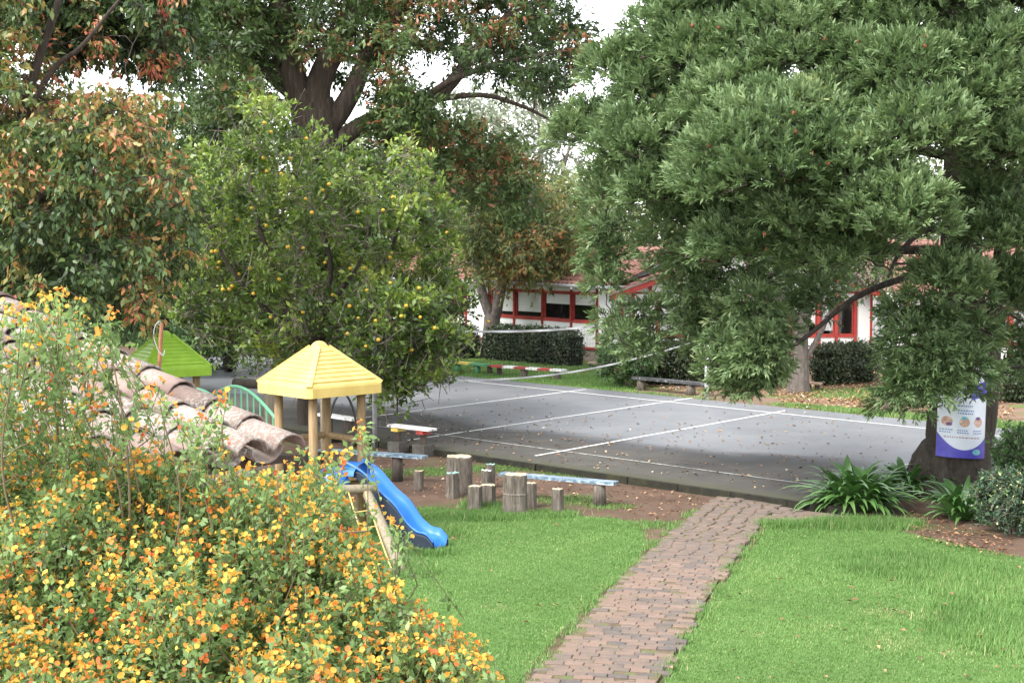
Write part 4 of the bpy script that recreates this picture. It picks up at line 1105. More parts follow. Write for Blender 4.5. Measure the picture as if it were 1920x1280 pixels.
for i in range(18):
    t = (i + 0.5) / 18
    MB().box((*(bA + bd * Lb * t), 0.89 + 0.35 * math.sin(math.pi * t)), (Lb / 18 - 0.02, 0.68, 0.04), (*bd, 0.35 * math.pi / Lb * math.cos(math.pi * t))).build('deck_board', M['wood_dark'], br)
# swing beam on two posts behind the tower
sw = thing('swing_beam', 'round log beam on two grey timber posts behind the yellow tower', 'swing frame', gr(505, 905))
a, b = at(440, 716, 26.2), at(640, 735, 25.2)
a[2] = b[2] = 1.92
MB().tube([a, (a + b) / 2 - [0, 0, 0.01], b], 0.085, 10).build('beam', M['wood_dark'], sw, smooth=True)
for px in (505, 610):
    p = a + (b - a) * ((px - 440) / 200); p2 = p.copy(); p2[2] = -0.05; p[2] -= 0.07
    MB().tube([p2, p], 0.085, 10).build('post', M['log_grey'], sw, smooth=True)
hoop = thing('hoop_bar', 'dark bent metal climbing bar beside the yellow tower posts', 'climbing bar', gr(610, 880))
bz = gr(610, 880)
arc = [bz + np.array([0.30 * (1 - math.cos(t)), 0.3 * (1 - math.cos(t)), 1.45 * math.sin(t)]) for t in np.linspace(0, math.pi, 18)]
MB().tube(arc, 0.024, 8).build('bar', M['net_cord'], hoop, smooth=True)

# ------------------------------------------------------------------ volleyball net
npost = gr(703, 838); fpost = gr(1325, 748, CZ)
vp = thing('net_post', 'grey galvanised net post standing by the kerb right of the yellow tower', 'post', npost, 'volleyball net posts')
MB().tube([npost - [0, 0, 0.05], npost + [0, 0, 2.62]], 0.052, 12).build('pipe', M['galv'], vp, smooth=True)
MB().tube([npost + [0, 0, 2.60], npost + [0, 0, 2.66]], 0.06, 12).build('cap', M['galv'], vp)
MB().beam(npost + [0.09, 0, 1.25], npost + [0.09, 0, 1.5], 0.02, 0.03).beam(npost + [0.045, 0, 1.47], npost + [0.11, 0, 1.47], 0.02, 0.02).build('tension_hook', M['net_cord'], vp)
wp_ = thing('net_post', 'white painted net post at the far edge of the court', 'post', fpost, 'volleyball net posts')
MB().tube([fpost - [0, 0, 0.05], fpost + [0, 0, 2.6]], 0.06, 12).build('pipe', M['white_paint'], wp_, smooth=True)
MB().tube([fpost + [0, 0, 2.58], fpost + [0, 0, 2.64]], 0.068, 12).build('cap', M['white_paint'], wp_)
net = thing('volleyball_net', 'slack volleyball net with white top and bottom tapes over the court', 'net', (npost + fpost) / 2 * [1, 1, 0])
def netline(t, k):
    p = npost * (1 - t) + fpost * t; p = p.copy()
    if k: p[2] = 2.60 * (1 - t) + 2.62 * t - 0.30 * math.sin(math.pi * t) - 0.05
    else: p[2] = 1.45 * (1 - t) + 1.78 * t - 0.42 * math.sin(math.pi * t)
    return p
for k, w in ((1, 0.05), (0, 0.04)):
    mb = MB(); ts_ = np.linspace(0.03, 0.97, 40)
    a = [netline(t, k) + np.array([0, 0.012 * math.sin(t * 60), w / 2]) for t in ts_]; b = [netline(t, k) + np.array([0.004, -0.012 * math.sin(t * 60), -w / 2]) for t in ts_]
    mb.add(a + b, [(i, i + 1, 41 + i, 40 + i) for i in range(39)])
    mb.build('tape', M['net_tape'], net)
    MB().tube([npost + [0, 0, netline(0, k)[2]], netline(0.03, k)], 0.006, 5).tube([netline(0.97, k), fpost + [0, 0, netline(1, k)[2] - fpost[2]]], 0.006, 5).build('tie_cord', M['net_tape'], net)
V, Fc = [], []
A_, B_ = [], []
nx = 105
for i in range(nx + 1):
    t = 0.03 + 0.94 * i / nx
    A_.append(netline(t, 0)); B_.append(netline(t, 1))
A_, B_ = np.array(A_), np.array(B_)
v1 = twig_quads(A_, B_, np.full(nx + 1, 0.0022), np.full(nx + 1, 0.0022))
H1, H2 = [], []
for j in range(1, 10):
    q_ = A_ + (B_ - A_) * (j / 10)
    H1.append(q_[:-1]); H2.append(q_[1:])
H1, H2 = np.concatenate(H1), np.concatenate(H2)
v2 = twig_quads(H1, H2, np.full(len(H1), 0.0022), np.full(len(H1), 0.0022))
Vn, Fn = cat([v1, v2])
np_mesh('mesh_cords', Vn, Fn, M['net_cord'], net, kind='stuff')

# ------------------------------------------------------------------ benches
def plank(mb, a, b, w, th, m=0): return mb.beam(a, b, w, th, m)
def bench(label, ends, zt, w, th, mats, legs, leg_w, leg_mat, group, z0=0.0, blocks=None, round_leg=False, segs=None):
    a = at(*ends[0]); b = at(*ends[1]); a[2] = b[2] = zt
    root = thing('bench', label, 'bench', ((a + b) / 2 * [1, 1, 0] + [0, 0, z0]), group)
    d = b - a; dn = unit(d)
    if segs is None: segs = [(0, 1, mats)]
    for s0_, s1_, mt in segs:
        MB().beam(a + d * s0_, a + d * s1_, w, th).build('seat' if len(segs) == 1 else 'seat_section', mt, root)
    n = unit(np.array([-dn[1], dn[0], 0]))
    for k, t in enumerate(legs):
        p = a + d * t; base = p.copy(); base[2] = z0 + (0.24 if blocks else 0)
        p = p - [0, 0, th / 2 + 0.002]
        lm = leg_mat[k] if isinstance(leg_mat, list) else leg_mat
        if round_leg: MB().tube([base - [0, 0, 0.03], (base + p) / 2 + [0.008, 0, 0], p], [leg_w * 0.54, leg_w * 0.5, leg_w * 0.47], 10).build('leg', lm, root, smooth=True)
        else: MB().beam(base, p, leg_w, leg_w).build('leg', lm, root)
        if blocks:
            c = base.copy(); c[2] = z0 + 0.12
            MB().box(c, (0.34, 0.30, 0.235), dn).build('footing_block', M['concrete'], root)
            c2 = p.copy(); c2[2] = p[2] - 0.045
            MB().box(c2, (0.20, w * 0.9, 0.075), dn).build('bracket', blocks[k], root)
    return root
NB = 'low plank benches beside the court kerb'
bench('short white-topped bench with yellow and red brackets on two concrete blocks', [(733, 800, 31.0), (811, 809, 30.2)], 0.56, 0.26, 0.045, M['white_plank'], (0.18, 0.78), 0.13, M['wood_dark'], NB, blocks=[M['yellow_paint'], M['red_paint']])
bench('white-topped bench on black legs half hidden by the yellow tower post', [(600, 777, 32.6), (668, 792, 31.6)], 0.60, 0.26, 0.05, M['white_plank'], (0.2, 0.8), 0.22, M['wood_dark'], NB)
bench('long blue-grey plank bench on thick dark posts behind the slide', [(600, 824, 27.9), (797, 858, 27.0)], 0.48, 0.24, 0.05, M['blue_plank'], (0.30, 0.74), 0.21, M['wood_dark'], NB, round_leg=True)
bench('long blue-grey plank bench behind the tall stump table', [(940, 898, 25.6), (1155, 917, 24.6)], 0.40, 0.22, 0.05, M['blue_plank'], (0.16, 0.86), 0.22, M['stump'], NB, round_leg=True)
FB = 'painted benches on the far side of the court'
stripes = [(i / 6, (i + 1) / 6 - 0.004, M['red_paint'] if i % 2 == 0 else M['white_plank']) for i in range(6)]
stripes[-1] = (5 / 6, 1.0, M['white_plank'])
bench('low bench striped red and white on the grass in front of the clipped hedge', [(925, 689, 46.8), (1058, 699, 45.2)], 0.42, 0.30, 0.06, None, (0.44, 0.90), 0.24, M['stump'], FB, z0=YZ, segs=stripes, round_leg=True)
segs = [(0, 0.28, M['white_plank']), (0.284, 0.62, M['yellow_paint']), (0.624, 1, M['green_paint'])]
bench('low bench painted white, yellow and green near the orange tree', [(835, 683, 48.6), (915, 688, 47.0)], 0.42, 0.28, 0.06, None, (0.3, 0.75), 0.20, M['green_paint'], FB, z0=YZ, segs=segs, round_leg=True)
bench('low red plank bench between the striped and the yellow-green bench', [(908, 686, 47.4), (948, 690, 46.6)], 0.40, 0.22, 0.05, M['red_paint'], (0.25, 0.7), 0.18, M['wood_dark'], FB, z0=YZ, round_leg=True)
bench('black plank bench on round log legs beside the white net post', [(1190, 708, 42.6), (1330, 722, 40.6)], 0.45, 0.30, 0.07, M['black_plank'], (0.09, 0.76), 0.26, M['stump'], FB, z0=YZ, round_leg=True)
bench('dark plank bench with one log leg showing left of the poster', [(1640, 751, 37.6), (1775, 768, 36.4)], 0.46, 0.28, 0.05, M['black_plank'], (0.19, 0.85), 0.24, M['stump'], FB, z0=YZ, round_leg=True)
bench('small pale plank seat against the grey trunk behind the conifer', [(1506, 720, 42.6), (1541, 718, 42.4)], 0.30, 0.26, 0.05, M['plank_step'], (0.3, 0.75), 0.12, M['wood_dark'], FB, z0=YZ)
# white edging stones on the grass
for i, px in enumerate((1003, 1015, 1028, 1041)):
    p = gr(px, 677 + i * 1.6, YZ)
    tag(MB().prism([p + [x, y, 0] for x, y in ((-.1, -.08), (.1, -.09), (.11, .08), (-.09, .09))], [p + [x, y, 0.09] for x, y in ((-.08, -.06), (.085, -.06), (.08, .06), (-.07, .06))]).build('edging_stone', M['white_paint'], loc=p),
        ['leftmost', 'second from left', 'third from left', 'rightmost'][i] + ' white painted edging stone at the foot of the clipped hedge', 'stone', 'white edging stones')

# ------------------------------------------------------------------ stump seats and tables
def stump(name, label, px, top, base, wpx, seed, paint=None, lean=(0, 0), tier=None, square=0.0, depth_scale=1.0, cat_='stool', group='stump seats and tables'):
    p = gr(px, base); d = p[1]
    # the visible lower edge is the front rim of the base
    r = wpx / 2 / F * d; p = p + np.array([0, r * 0.7, 0]); d = p[1]
    h = (base - top) / F * d * 0.98 + 0.03
    r = wpx / 2 / F * d
    rs = np.random.default_rng(seed); n = 22
    root = thing(name, label, cat_, p, group)
    ang = np.arange(n) * 2 * math.pi / n
    lob = 1 + 0.05 * np.sin(3 * ang + rs.random() * 6) + 0.035 * np.sin(5 * ang + rs.random() * 6) + 0.02 * np.sin(11 * ang + rs.random() * 6) + rs.normal(size=n) * 0.014
    if square: lob = lob * (1 + square * (1 / np.maximum(np.abs(np.cos(ang + 0.3)), np.abs(np.sin(ang + 0.3))) - 1.12))
    rows = [(-0.04, 1.05), (0.03, 1.08), (0.25, 1.0), (0.5, 0.99), (0.75, 0.985), (0.95, 0.99), (0.99, 0.965), (1.0, 0.94)]
    if tier: rows = [(-0.04, 1.03), (0.05, 1.05), (0.3, 1.02), (tier - 0.02, 1.03), (tier, 1.06), (tier + 0.04, 0.97), (0.8, 0.97), (0.96, 1.0), (0.99, 0.98), (1.0, 0.95)]
    V = []
    for t, s in rows:
        for i in range(n):
            rr = r * s * lob[i] * (1 + rs.normal() * 0.008)
            zt = h * t + (rs.normal() * 0.008 if t > 0.9 else 0)
            V.append((p[0] + rr * math.cos(ang[i]) + lean[0] * h * t, p[1] + rr * math.sin(ang[i]) * depth_scale + lean[1] * h * t, zt))
    m = len(rows)
    mb = MB().add(V, [(k * n + i, k * n + (i + 1) % n, (k + 1) * n + (i + 1) % n, (k + 1) * n + i) for k in range(m - 1) for i in range(n)])
    mb.build('log', M['stump'], root)
    cap = [V[(m - 1) * n + i] for i in range(n)]
    cc = np.mean(cap, 0) - [0, 0, 0.004]
    MB().add(cap + [tuple(cc)], [(i, (i + 1) % n, n) for i in range(n)]).build('cut_top' if not paint else 'painted_top', paint or M['stump_top'], root)
    if paint:
        o = root.children[-1]
        o.location.z = 0.003
    return root
stump('stump_table', 'wide stump table with pale rotten top near the kerb', 861, 858, 925, 50, 1, cat_='table')
stump('stump_stool', 'log stool with pale teal painted top in front of the wide stump table', 848, 889, 934, 25, 2, paint=M['teal_paint'])
stump('stump_stool', 'slanted log stool with white painted top behind the split blocks', 911, 884, 936, 22, 3, paint=M['white_paint'], lean=(0.03, -0.05))
stump('stump_stool', 'grey-topped log stool standing behind the white-topped stool', 920, 873, 915, 18, 4, paint=M['teal_paint'])
stump('stump_block', 'pale split log block at the edge of the grass', 891, 914, 958, 28, 5, square=0.5)
stump('stump_block', 'darker split log block just behind the pale split block', 916, 912, 950, 27, 6, square=0.5)
stump('stump_table', 'tall two-tiered stump table at the edge of the lawn', 967, 892, 967, 45, 7, tier=0.52, cat_='table')
stump('stump_stool', 'dark log stool half hidden behind the tall two-tiered stump', 996, 908, 952, 20, 8)
stump('stump_stool', 'slim log stool standing alone between tall stump and bench leg', 1046, 919, 963, 23, 9)
stump('stump_stool', 'low grey log stool below the plank bench by the slide', 785, 885, 919, 19, 10)
# ------------------------------------------------------------------ trees
def stem(pts, r0, r1):
    p = np.array(pts, float)
    return (p, np.linspace(r0, r1, len(p)))
def wood(root, stems, clumps, rng, bark, twigs=None, sides=10, rmax=0.07, twig_mat=None, flare=0.0, sag=0.06):
    parts = []
    for p, r in stems:
        sp = smooth_path(p, 5); rr = np.interp(np.linspace(0, 1, len(sp)), np.linspace(0, 1, len(r)), r)
        sp = sp + rng.normal(size=sp.shape) * (rr * 0.03)[:, None]
        if flare and p is stems[0][0]:
            hgt = sp[:, 2] - sp[0, 2]; rr = rr * (1 + flare * np.exp(-hgt / 0.45))
        parts.append(tube_np(sp, rr, sides))
    V, Fc = cat(parts)
    np_mesh('trunk', V, Fc, bark, root, smooth=True)
    bp = grow(stems, clumps, rng, rmax=rmax, sag=sag, rmin=min(0.012, rmax * 0.35)) if len(clumps) else []
    if twigs is not None: bp.append(twigs)
    if bp:
        V, Fc = cat(bp)
        np_mesh('branches', V, Fc, twig_mat or bark, root, smooth=True, kind='stuff')
def crown_pts(poly, n, rng, d, dspread, rtaper=True):
    q = spread(poly, n, rng)
    c = np.array(poly).mean(0); ext_ = np.abs(np.array(poly) - c).max(0)
    e = np.clip(1 - (((q - c) / ext_) ** 2).sum(1) * 0.6, 0.15, 1) ** 0.5
    dd = d + rng.uniform(-1, 1, n) * dspread * (e if rtaper else 1)
    return at_many(q[:, 0], q[:, 1], dd), q
def leaves(root, name, lv, mat):
    return np_mesh(name, lv[0], lv[1], mat, root, tone=lv[2])

# ---- dark spreading tree behind the orange tree
rng = np.random.default_rng(101)
D1 = 43.0
b1 = gr(600, 735); b1 = at(600, 735, D1); b1[2] = 0
A3 = lambda x, y, d=D1: at(x, y, d)
st = [stem([b1, A3(600, 500), A3(597, 330), A3(590, 240), A3(585, 190)], 0.85, 0.62),
      stem([A3(592, 250), A3(555, 170), A3(538, 80), A3(520, -40), A3(500, -160)], 0.46, 0.2),
      stem([A3(590, 230), A3(600, 150), A3(640, 70), A3(680, -10), A3(700, -120)], 0.42, 0.2),
      stem([A3(600, 260), A3(650, 190), A3(690, 110), A3(740, 40), A3(790, -60)], 0.34, 0.14),
      stem([A3(605, 285), A3(690, 228), A3(770, 200), A3(830, 172), A3(880, 112), A3(925, 60), A3(975, 5), A3(1010, -60)], 0.27, 0.10),
      stem([A3(770, 200), A3(850, 150, D1 - 1), A3(940, 118, D1 - 1.5), A3(1060, 95, D1 - 2)], 0.12, 0.04),
      stem([A3(800, 190), A3(900, 178, D1 - .5), A3(980, 200, D1 - .5), A3(1050, 235, D1 - .5)], 0.10, 0.03),
      stem([A3(560, 190), A3(480, 120), A3(400, 60), A3(330, -20)], 0.2, 0.08),
      stem([A3(530, 160), A3(515, 70), A3(470, -20)], 0.2, 0.1)]
polyA = [(350, -160), (335, 60), (420, 150), (480, 100), (520, 20), (640, 20), (820, 30), (1000, -20), (1060, 20), (1105, 80), (1090, 140), (1000, 160), (900, 150), (800, 120), (640, 110), (560, 130), (450, 190), (380, 130), (345, 110), (330, -60), (1000, -160)]
polyA = [(330, -160), (325, 40), (350, 95), (430, 150), (520, 95), (600, 120), (700, 110), (820, 95), (900, 120), (980, 165), (1060, 175), (1108, 85), (1060, 12), (1000, -160)]
C1, q1 = crown_pts(polyA, 330, rng, D1, 4.5)
polyB = [(560, 120), (650, 120), (760, 140), (820, 200), (790, 290), (700, 230), (630, 180), (520, 160), (470, 230), (420, 250), (380, 190), (430, 160)]
C1b, q1b = crown_pts(polyB, 90, rng, D1 - 1.5, 3.0)
polyC = [(780, 200), (880, 220), (980, 260), (1010, 420), (900, 380), (800, 340), (690, 320), (620, 270), (540, 260), (480, 300), (380, 300), (300, 260), (340, 190), (430, 200)]
C1c, q1c = crown_pts(polyC, 85, rng, D1 - 0.5, 2.5)
C1d, q1d = crown_pts([(300, -100), (290, 60), (330, 180), (420, 250), (520, 200), (560, 60), (520, -100)], 75, rng, D1 + 1.0, 3.5)
C1, q1 = np.concatenate([C1, C1b, C1c, C1d]), np.concatenate([q1, q1b, q1c, q1d])
tw_ = inside([(490, 110), (505, 320), (665, 320), (720, 200), (690, 100)], q1[:, 0], q1[:, 1]) & (C1[:, 1] < D1 + 1.2)
C1 = C1[~tw_]; q1 = q1[~tw_]
gap = inside([(270, 80), (300, 140), (400, 150), (410, 95), (340, 60)], q1[:, 0], q1[:, 1]) & (rng.random(len(q1)) < 0.45)
C1 = C1[~gap]; q1 = q1[~gap]
R1 = rng.uniform(0.5, 0.85, len(C1))
tn = np.where((q1[:, 0] > 820), 0.34, 0.45) + rng.normal(size=len(C1)) * 0.12 + 0.22 * np.exp(-((q1[:, 0] - 640) / 140) ** 2 - ((q1[:, 1] - 130) / 90) ** 2)
tn = np.where((q1[:, 0] > 780) & (q1[:, 1] > 190), 0.52 + rng.normal(size=len(C1)) * 0.1, tn)
red = rng.random(len(C1)) < np.where(q1[:, 0] > 700, 0.26, 0.12)
tn = np.where(red, 0.80, tn)
lv, tw = foliage(C1, R1, rng, twigs=16, per=11, L=0.20, W=0.075, up=0.15, droop=0.25, tone=tn, tvar=0.10, squash=0.6)
t1 = thing('spreading_tree', 'tall dark spreading tree with forked brown trunk behind the orange tree', 'tree', b1)
wood(t1, st, C1, rng, M['bark_mid'], tw, rmax=0.12)
leaves(t1, 'crown', lv, M['dark_leaf'])

# ---- red-leaved tree at the left edge
rng = np.random.default_rng(102)
D2 = 25.0
b2 = at(-40, 980, D2); b2[2] = 0
A3 = lambda x, y, d=D2: at(x, y, d)
st = [stem([b2, A3(-45, 700), A3(-40, 480), A3(-20, 380)], 0.32, 0.24), stem([A3(-20, 380), A3(30, 250), A3(70, 120), A3(110, 0), A3(140, -140)], 0.10, 0.04),
      stem([A3(-20, 380), A3(-60, 200), A3(-80, -60)], 0.18, 0.08), stem([A3(-25, 420), A3(60, 380), A3(150, 340), A3(250, 330)], 0.11, 0.04),
      stem([A3(40, 230), A3(100, 130), A3(150, 90), A3(200, 30), A3(270, -60)], 0.055, 0.02), stem([A3(-30, 480), A3(80, 470), A3(180, 500), A3(260, 560)], 0.09, 0.03)]
pa = [(-200, -160), (-200, 620), (20, 570), (110, 560), (230, 590), (300, 540), (345, 470), (350, 400), (330, 300), (300, 250), (330, 190), (230, 170), (120, 190), (60, 150), (40, 60), (60, -20), (20, -160)]
C2, q2 = crown_pts(pa, 330, rng, D2, 2.6)
pb = [(40, -160), (40, 0), (90, 110), (200, 90), (310, 150), (350, 130), (345, 20), (330, -160)]
C2b, q2b = crown_pts(pb, 185, rng, D2 + 3.5, 1.8)
tn = 0.40 + rng.normal(size=len(C2)) * 0.10 + 0.20 * np.exp(-((q2[:, 1] - 190) / 150) ** 2) - 0.12 * (q2[:, 1] > 370)
tn = np.where((rng.random(len(C2)) < 0.20), 0.66, tn) - 0.04
tnb = 0.18 + rng.normal(size=len(C2b)) * 0.14; tnb = np.where(rng.random(len(C2b)) < 0.16, 0.8, tnb)
C2 = np.concatenate([C2, C2b]); tn = np.concatenate([tn, tnb])
lv, tw = foliage(C2, rng.uniform(0.35, 0.6, len(C2)), rng, twigs=15, per=10, L=0.14, W=0.062, up=0.1, droop=0.7, tone=tn, tvar=0.13)
t2 = thing('red_leaved_tree', 'tree with red, orange and green drooping leaves at the left edge', 'tree', b2)
wood(t2, st, C2, rng, M['bark_dark'], tw, rmax=0.07)
leaves(t2, 'crown', lv, M['red_leaf'])

# ---- orange tree
rng = np.random.default_rng(103)
D3 = 34.5
b3 = at(578, 802, D3); b3[2] = 0
A3 = lambda x, y, d=D3: at(x, y, d)
st = [stem([b3, A3(572, 760), A3(580, 690), A3(600, 620)], 0.22, 0.15), stem([A3(580, 720), A3(540, 600), A3(500, 470), A3(470, 350), A3(490, 250)], 0.10, 0.025), stem([A3(600, 620), A3(620, 500), A3(600, 400), A3(640, 320)], 0.09, 0.025),
      stem([A3(590, 660), A3(680, 560), A3(740, 450), A3(760, 330)], 0.09, 0.02), stem([A3(585, 690), A3(690, 640), A3(790, 610), A3(850, 590)], 0.08, 0.02), stem([A3(570, 700), A3(480, 620), A3(400, 560), A3(350, 470)], 0.08, 0.02),
      stem([A3(560, 640, D3 - 1), A3(430, 500, D3 - 1.5), A3(355, 330, D3 - 1)], 0.07, 0.015), stem([A3(600, 600, D3 - 1), A3(680, 480, D3 - 2), A3(690, 380, D3 - 2)], 0.06, 0.015), stem([A3(600, 680), A3(690, 690, D3 - 1), A3(740, 735, D3 - 1.8), A3(745, 775, D3 - 2)], 0.05, 0.012)]
pa = [(480, 195), (440, 290), (400, 280), (350, 330), (320, 420), (290, 520), (320, 600), (410, 640), (470, 690), (560, 700), (640, 690), (700, 715), (760, 725), (830, 685), (868, 640), (875, 580), (850, 520), (850, 430), (820, 360), (770, 275), (735, 265), (690, 320), (640, 270), (600, 290), (560, 235), (520, 215)]
C3, q3 = crown_pts(pa, 330, rng, D3, 2.9)
pd = [(690, 715), (700, 745), (735, 770), (750, 745), (800, 720), (845, 700), (800, 690), (740, 700)]
C3d, q3d = crown_pts(pd, 14, rng, D3 - 2, 0.6)
C3e, q3e = crown_pts([(650, 590), (660, 700), (740, 735), (830, 690), (860, 620), (820, 570), (720, 560)], 46, rng, D3 - 3.4, 0.5)
C3, q3 = np.concatenate([C3, C3d, C3e]), np.concatenate([q3, q3d, q3e])
tn = 0.55 + rng.normal(size=len(C3)) * 0.20 - 0.10 * (q3[:, 1] > 560)
lv, tw = foliage(C3, rng.uniform(0.26, 0.62, len(C3)), rng, twigs=14, per=8, L=0.155, W=0.072, up=0.55, droop=-0.15, tone=tn, tvar=0.16)
# bare grey twigs that poke through the crown
nb = 1300
ci = rng.integers(0, len(C3), nb); A_ = C3[ci] + rng.normal(size=(nb, 3)) * 0.25; B_ = A_ + unit(rng.normal(size=(nb, 3)) + [0, -0.4, 0.5]) * rng.uniform(0.3, 0.8, nb)[:, None]
tw = cat([tw, twig_quads(A_, B_, np.full(nb, 0.012), np.full(nb, 0.005))])
t3 = thing('orange_tree', 'orange tree laden with ripe oranges overhanging the court behind the yellow tower', 'tree', b3)
wood(t3, st, C3, rng, M['bark_brown'], tw, rmax=0.05, twig_mat=M['twig'])
leaves(t3, 'crown', lv, M['citrus'])
bm = None
def ico(name, r, mat, parent, sub=2):
    import bmesh
    b = bmesh.new(); bmesh.ops.create_icosphere(b, subdivisions=sub, radius=r)
    me = bpy.data.meshes.new(name); b.to_mesh(me); b.free()
    me.polygons.foreach_set('use_smooth', [True] * len(me.polygons)); me.update()
    o = link(name, me, mat); o.parent = parent
    return o
fr = ico('orange', 0.042, M['fruit'], t3)
fx = [(394, 461), (402, 463), (423, 485), (414, 507), (437, 512), (442, 510), (455, 503), (413, 527), (438, 536), (448, 536), (551, 456), (560, 454), (535, 523), (614, 478), (609, 350), (487, 223), (493, 305), (500, 310), (542, 297), (341, 312), (520, 315), (664, 488), (655, 492), (674, 497), (728, 373), (721, 388), (670, 404), (744, 470), (739, 479), (758, 577), (767, 581), (790, 596), (816, 612), (695, 652), (781, 655), (722, 632), (913, 610), (647, 560), (851, 437), (620, 545), (590, 400), (456, 400), (475, 545), (560, 590), (700, 600), (640, 620), (512, 420), (810, 560), (585, 250), (470, 380), (508, 232), (560, 370), (610, 360), (780, 530), (690, 540), (732, 520), (660, 590), (500, 600)]
o0 = origin(t3)
def nearest_leaf(V, px, py, reach, rng):          # hang fruit where there really is a leaf
    zc = V[:, 1] * cP - (V[:, 2] - CAMH) * sP
    X = CX + F * V[:, 0] / zc; Y = CY - F * (V[:, 1] * sP + (V[:, 2] - CAMH) * cP) / zc
    c = np.where((X - px) ** 2 + (Y - py) ** 2 < reach ** 2)[0]
    if len(c) == 0: return None
    o = c[np.argsort(V[c, 1])]
    return V[o[min(len(o) - 1, rng.integers(0, 5))]]
for k, (px, py) in enumerate(fx):
    p = nearest_leaf(lv[0][::2], px, py, 14, rng)
    if p is None: continue
    p = p - o0 - [0, 0, 0.04]
    o = fr if k == 0 else copy_obj(fr, t3, p)
    o.location = tuple(p); s = rng.uniform(0.85, 1.15); o.scale = (s, s, s * 0.95)

# ---- forked tree on the yard with autumn leaves
rng = np.random.default_rng(104)
b4 = gr(922, 668, YZ); D4 = b4[1]
A3 = lambda x, y, d=D4: at(x, y, d)
st = [stem([b4, A3(921, 630), A3(924, 588)], 0.36, 0.30), stem([A3(922, 600), A3(908, 560), A3(897, 520), A3(885, 470), A3(870, 420)], 0.22, 0.10), stem([A3(926, 600), A3(937, 550), A3(945, 510), A3(952, 450), A3(965, 390)], 0.24, 0.10), stem([A3(945, 510), A3(990, 460), A3(1040, 440)], 0.1, 0.04)]
pa = [(830, 300), (850, 400), (875, 490), (905, 515), (960, 510), (1010, 515), (1080, 500), (1095, 440), (1070, 380), (1020, 350), (960, 300), (880, 270)]
C4, q4 = crown_pts(pa, 130, rng, D4, 3.0)
tn = 0.32 + rng.normal(size=len(C4)) * 0.14 + 0.26 * ((q4[:, 1] > 430) & (q4[:, 0] > 930))
lv, tw = foliage(C4, rng.uniform(0.6, 0.95, len(C4)), rng, twigs=15, per=10, L=0.21, W=0.09, up=0.0, droop=0.5, tone=tn, tvar=0.17)
t4 = thing('forked_tree', 'grey forked tree with green and orange leaves in front of the classroom', 'tree', b4)
wood(t4, st, C4, rng, M['bark_grey'], tw, rmax=0.08, flare=0.3)
leaves(t4, 'crown', lv, M['autumn_leaf'])

# ---- leaning tree behind the conifer
rng = np.random.default_rng(105)
b5 = gr(1497, 735, YZ); D5 = b5[1]
A3 = lambda x, y, d=D5: at(x, y, d)
st = [stem([b5, A3(1500, 690), A3(1502, 620), A3(1520, 560), A3(1560, 500), A3(1580, 420)], 0.27, 0.12), stem([A3(1500, 690), A3(1530, 640), A3(1560, 580), A3(1600, 520)], 0.09, 0.05), stem([A3(1503, 610), A3(1450, 540), A3(1400, 470)], 0.14, 0.06)]
pa = [(1380, 430), (1420, 540), (1500, 560), (1600, 550), (1680, 540), (1690, 420), (1600, 380), (1450, 380)]
C5, q5 = crown_pts(pa, 60, rng, D5, 2.0)
lv, tw = foliage(C5, rng.uniform(0.5, 0.8, len(C5)), rng, twigs=13, per=9, L=0.17, W=0.07, tone=0.35 + rng.normal(size=len(C5)) * 0.12, droop=0.3)
t5 = thing('leaning_tree', 'grey leaning tree trunk with flared base behind the conifer branches', 'tree', b5)
wood(t5, st, C5, rng, M['bark_grey'], tw, rmax=0.08, flare=0.3)
leaves(t5, 'crown', lv, M['dark_leaf'])

# ---- trees beyond the buildings
def back_tree(name, label, px, base_d, top, bottom, halfw, mat, seed, n=90, L=0.37, tone=0.5, bark='bark_grey', group='trees beyond the school buildings', z0=YZ, dens=14, per=6, rr=(0.8, 1.4)):
    rng = np.random.default_rng(seed)
    b = at(px, 640, base_d); b[2] = z0
    A3 = lambda x, y: at(x, y, base_d)
    mid = (top + bottom) / 2
    st = [stem([b, A3(px, bottom), A3(px + rng.normal() * 8, mid), A3(px, top + 30)], 0.3, 0.06), stem([A3(px, bottom), A3(px - halfw * 0.5, mid), A3(px - halfw * 0.7, top + 60)], 0.15, 0.04), stem([A3(px, bottom), A3(px + halfw * 0.5, mid), A3(px + halfw * 0.7, top + 60)], 0.15, 0.04)]
    a = np.linspace(0, 2 * math.pi, 15)[:-1]
    k = rng.uniform(0.8, 1.1, 14)
    poly = [(px + halfw * k[i] * math.cos(a[i]), mid + (bottom - top) / 2 * k[i] * math.sin(a[i])) for i in range(14)]
    C, q = crown_pts(poly, n, rng, base_d, halfw / F * base_d * 0.8)
    lv, tw = foliage(C, rng.uniform(rr[0], rr[1], n), rng, twigs=dens, per=per, L=L, W=L * 0.42, tone=tone + rng.normal(size=n) * 0.16, tvar=0.14, droop=0.3)
    tw = (tw[0].reshape(-1, 6, 3)[::3].reshape(-1, 3), tw[1][:len(tw[0].reshape(-1, 6, 3)[::3]) * 3])
    t = thing(name, label, 'tree', b, group)
    wood(t, st, C, rng, M[bark], tw, rmax=0.08, sides=7)
    leaves(t, 'crown', lv, mat)
back_tree('pale_tree', 'tall haze-pale tree seen in the gap left of the conifer', 1000, 92, 130, 480, 120, M['haze_leaf'], 201, n=95, L=0.36, dens=11, per=8, tone=0.55)
back_tree('pale_tree', 'sparse haze-pale green tree above the forked tree', 880, 80, 170, 520, 95, M['haze_leaf'], 202, n=70, L=0.32, tone=0.45, dens=11, per=8)
back_tree('bushy_tree', 'yellow-green tree above the classroom roof beside the conifer', 1060, 72, 330, 520, 110, M['back_leaf'], 203, n=80, tone=0.5)
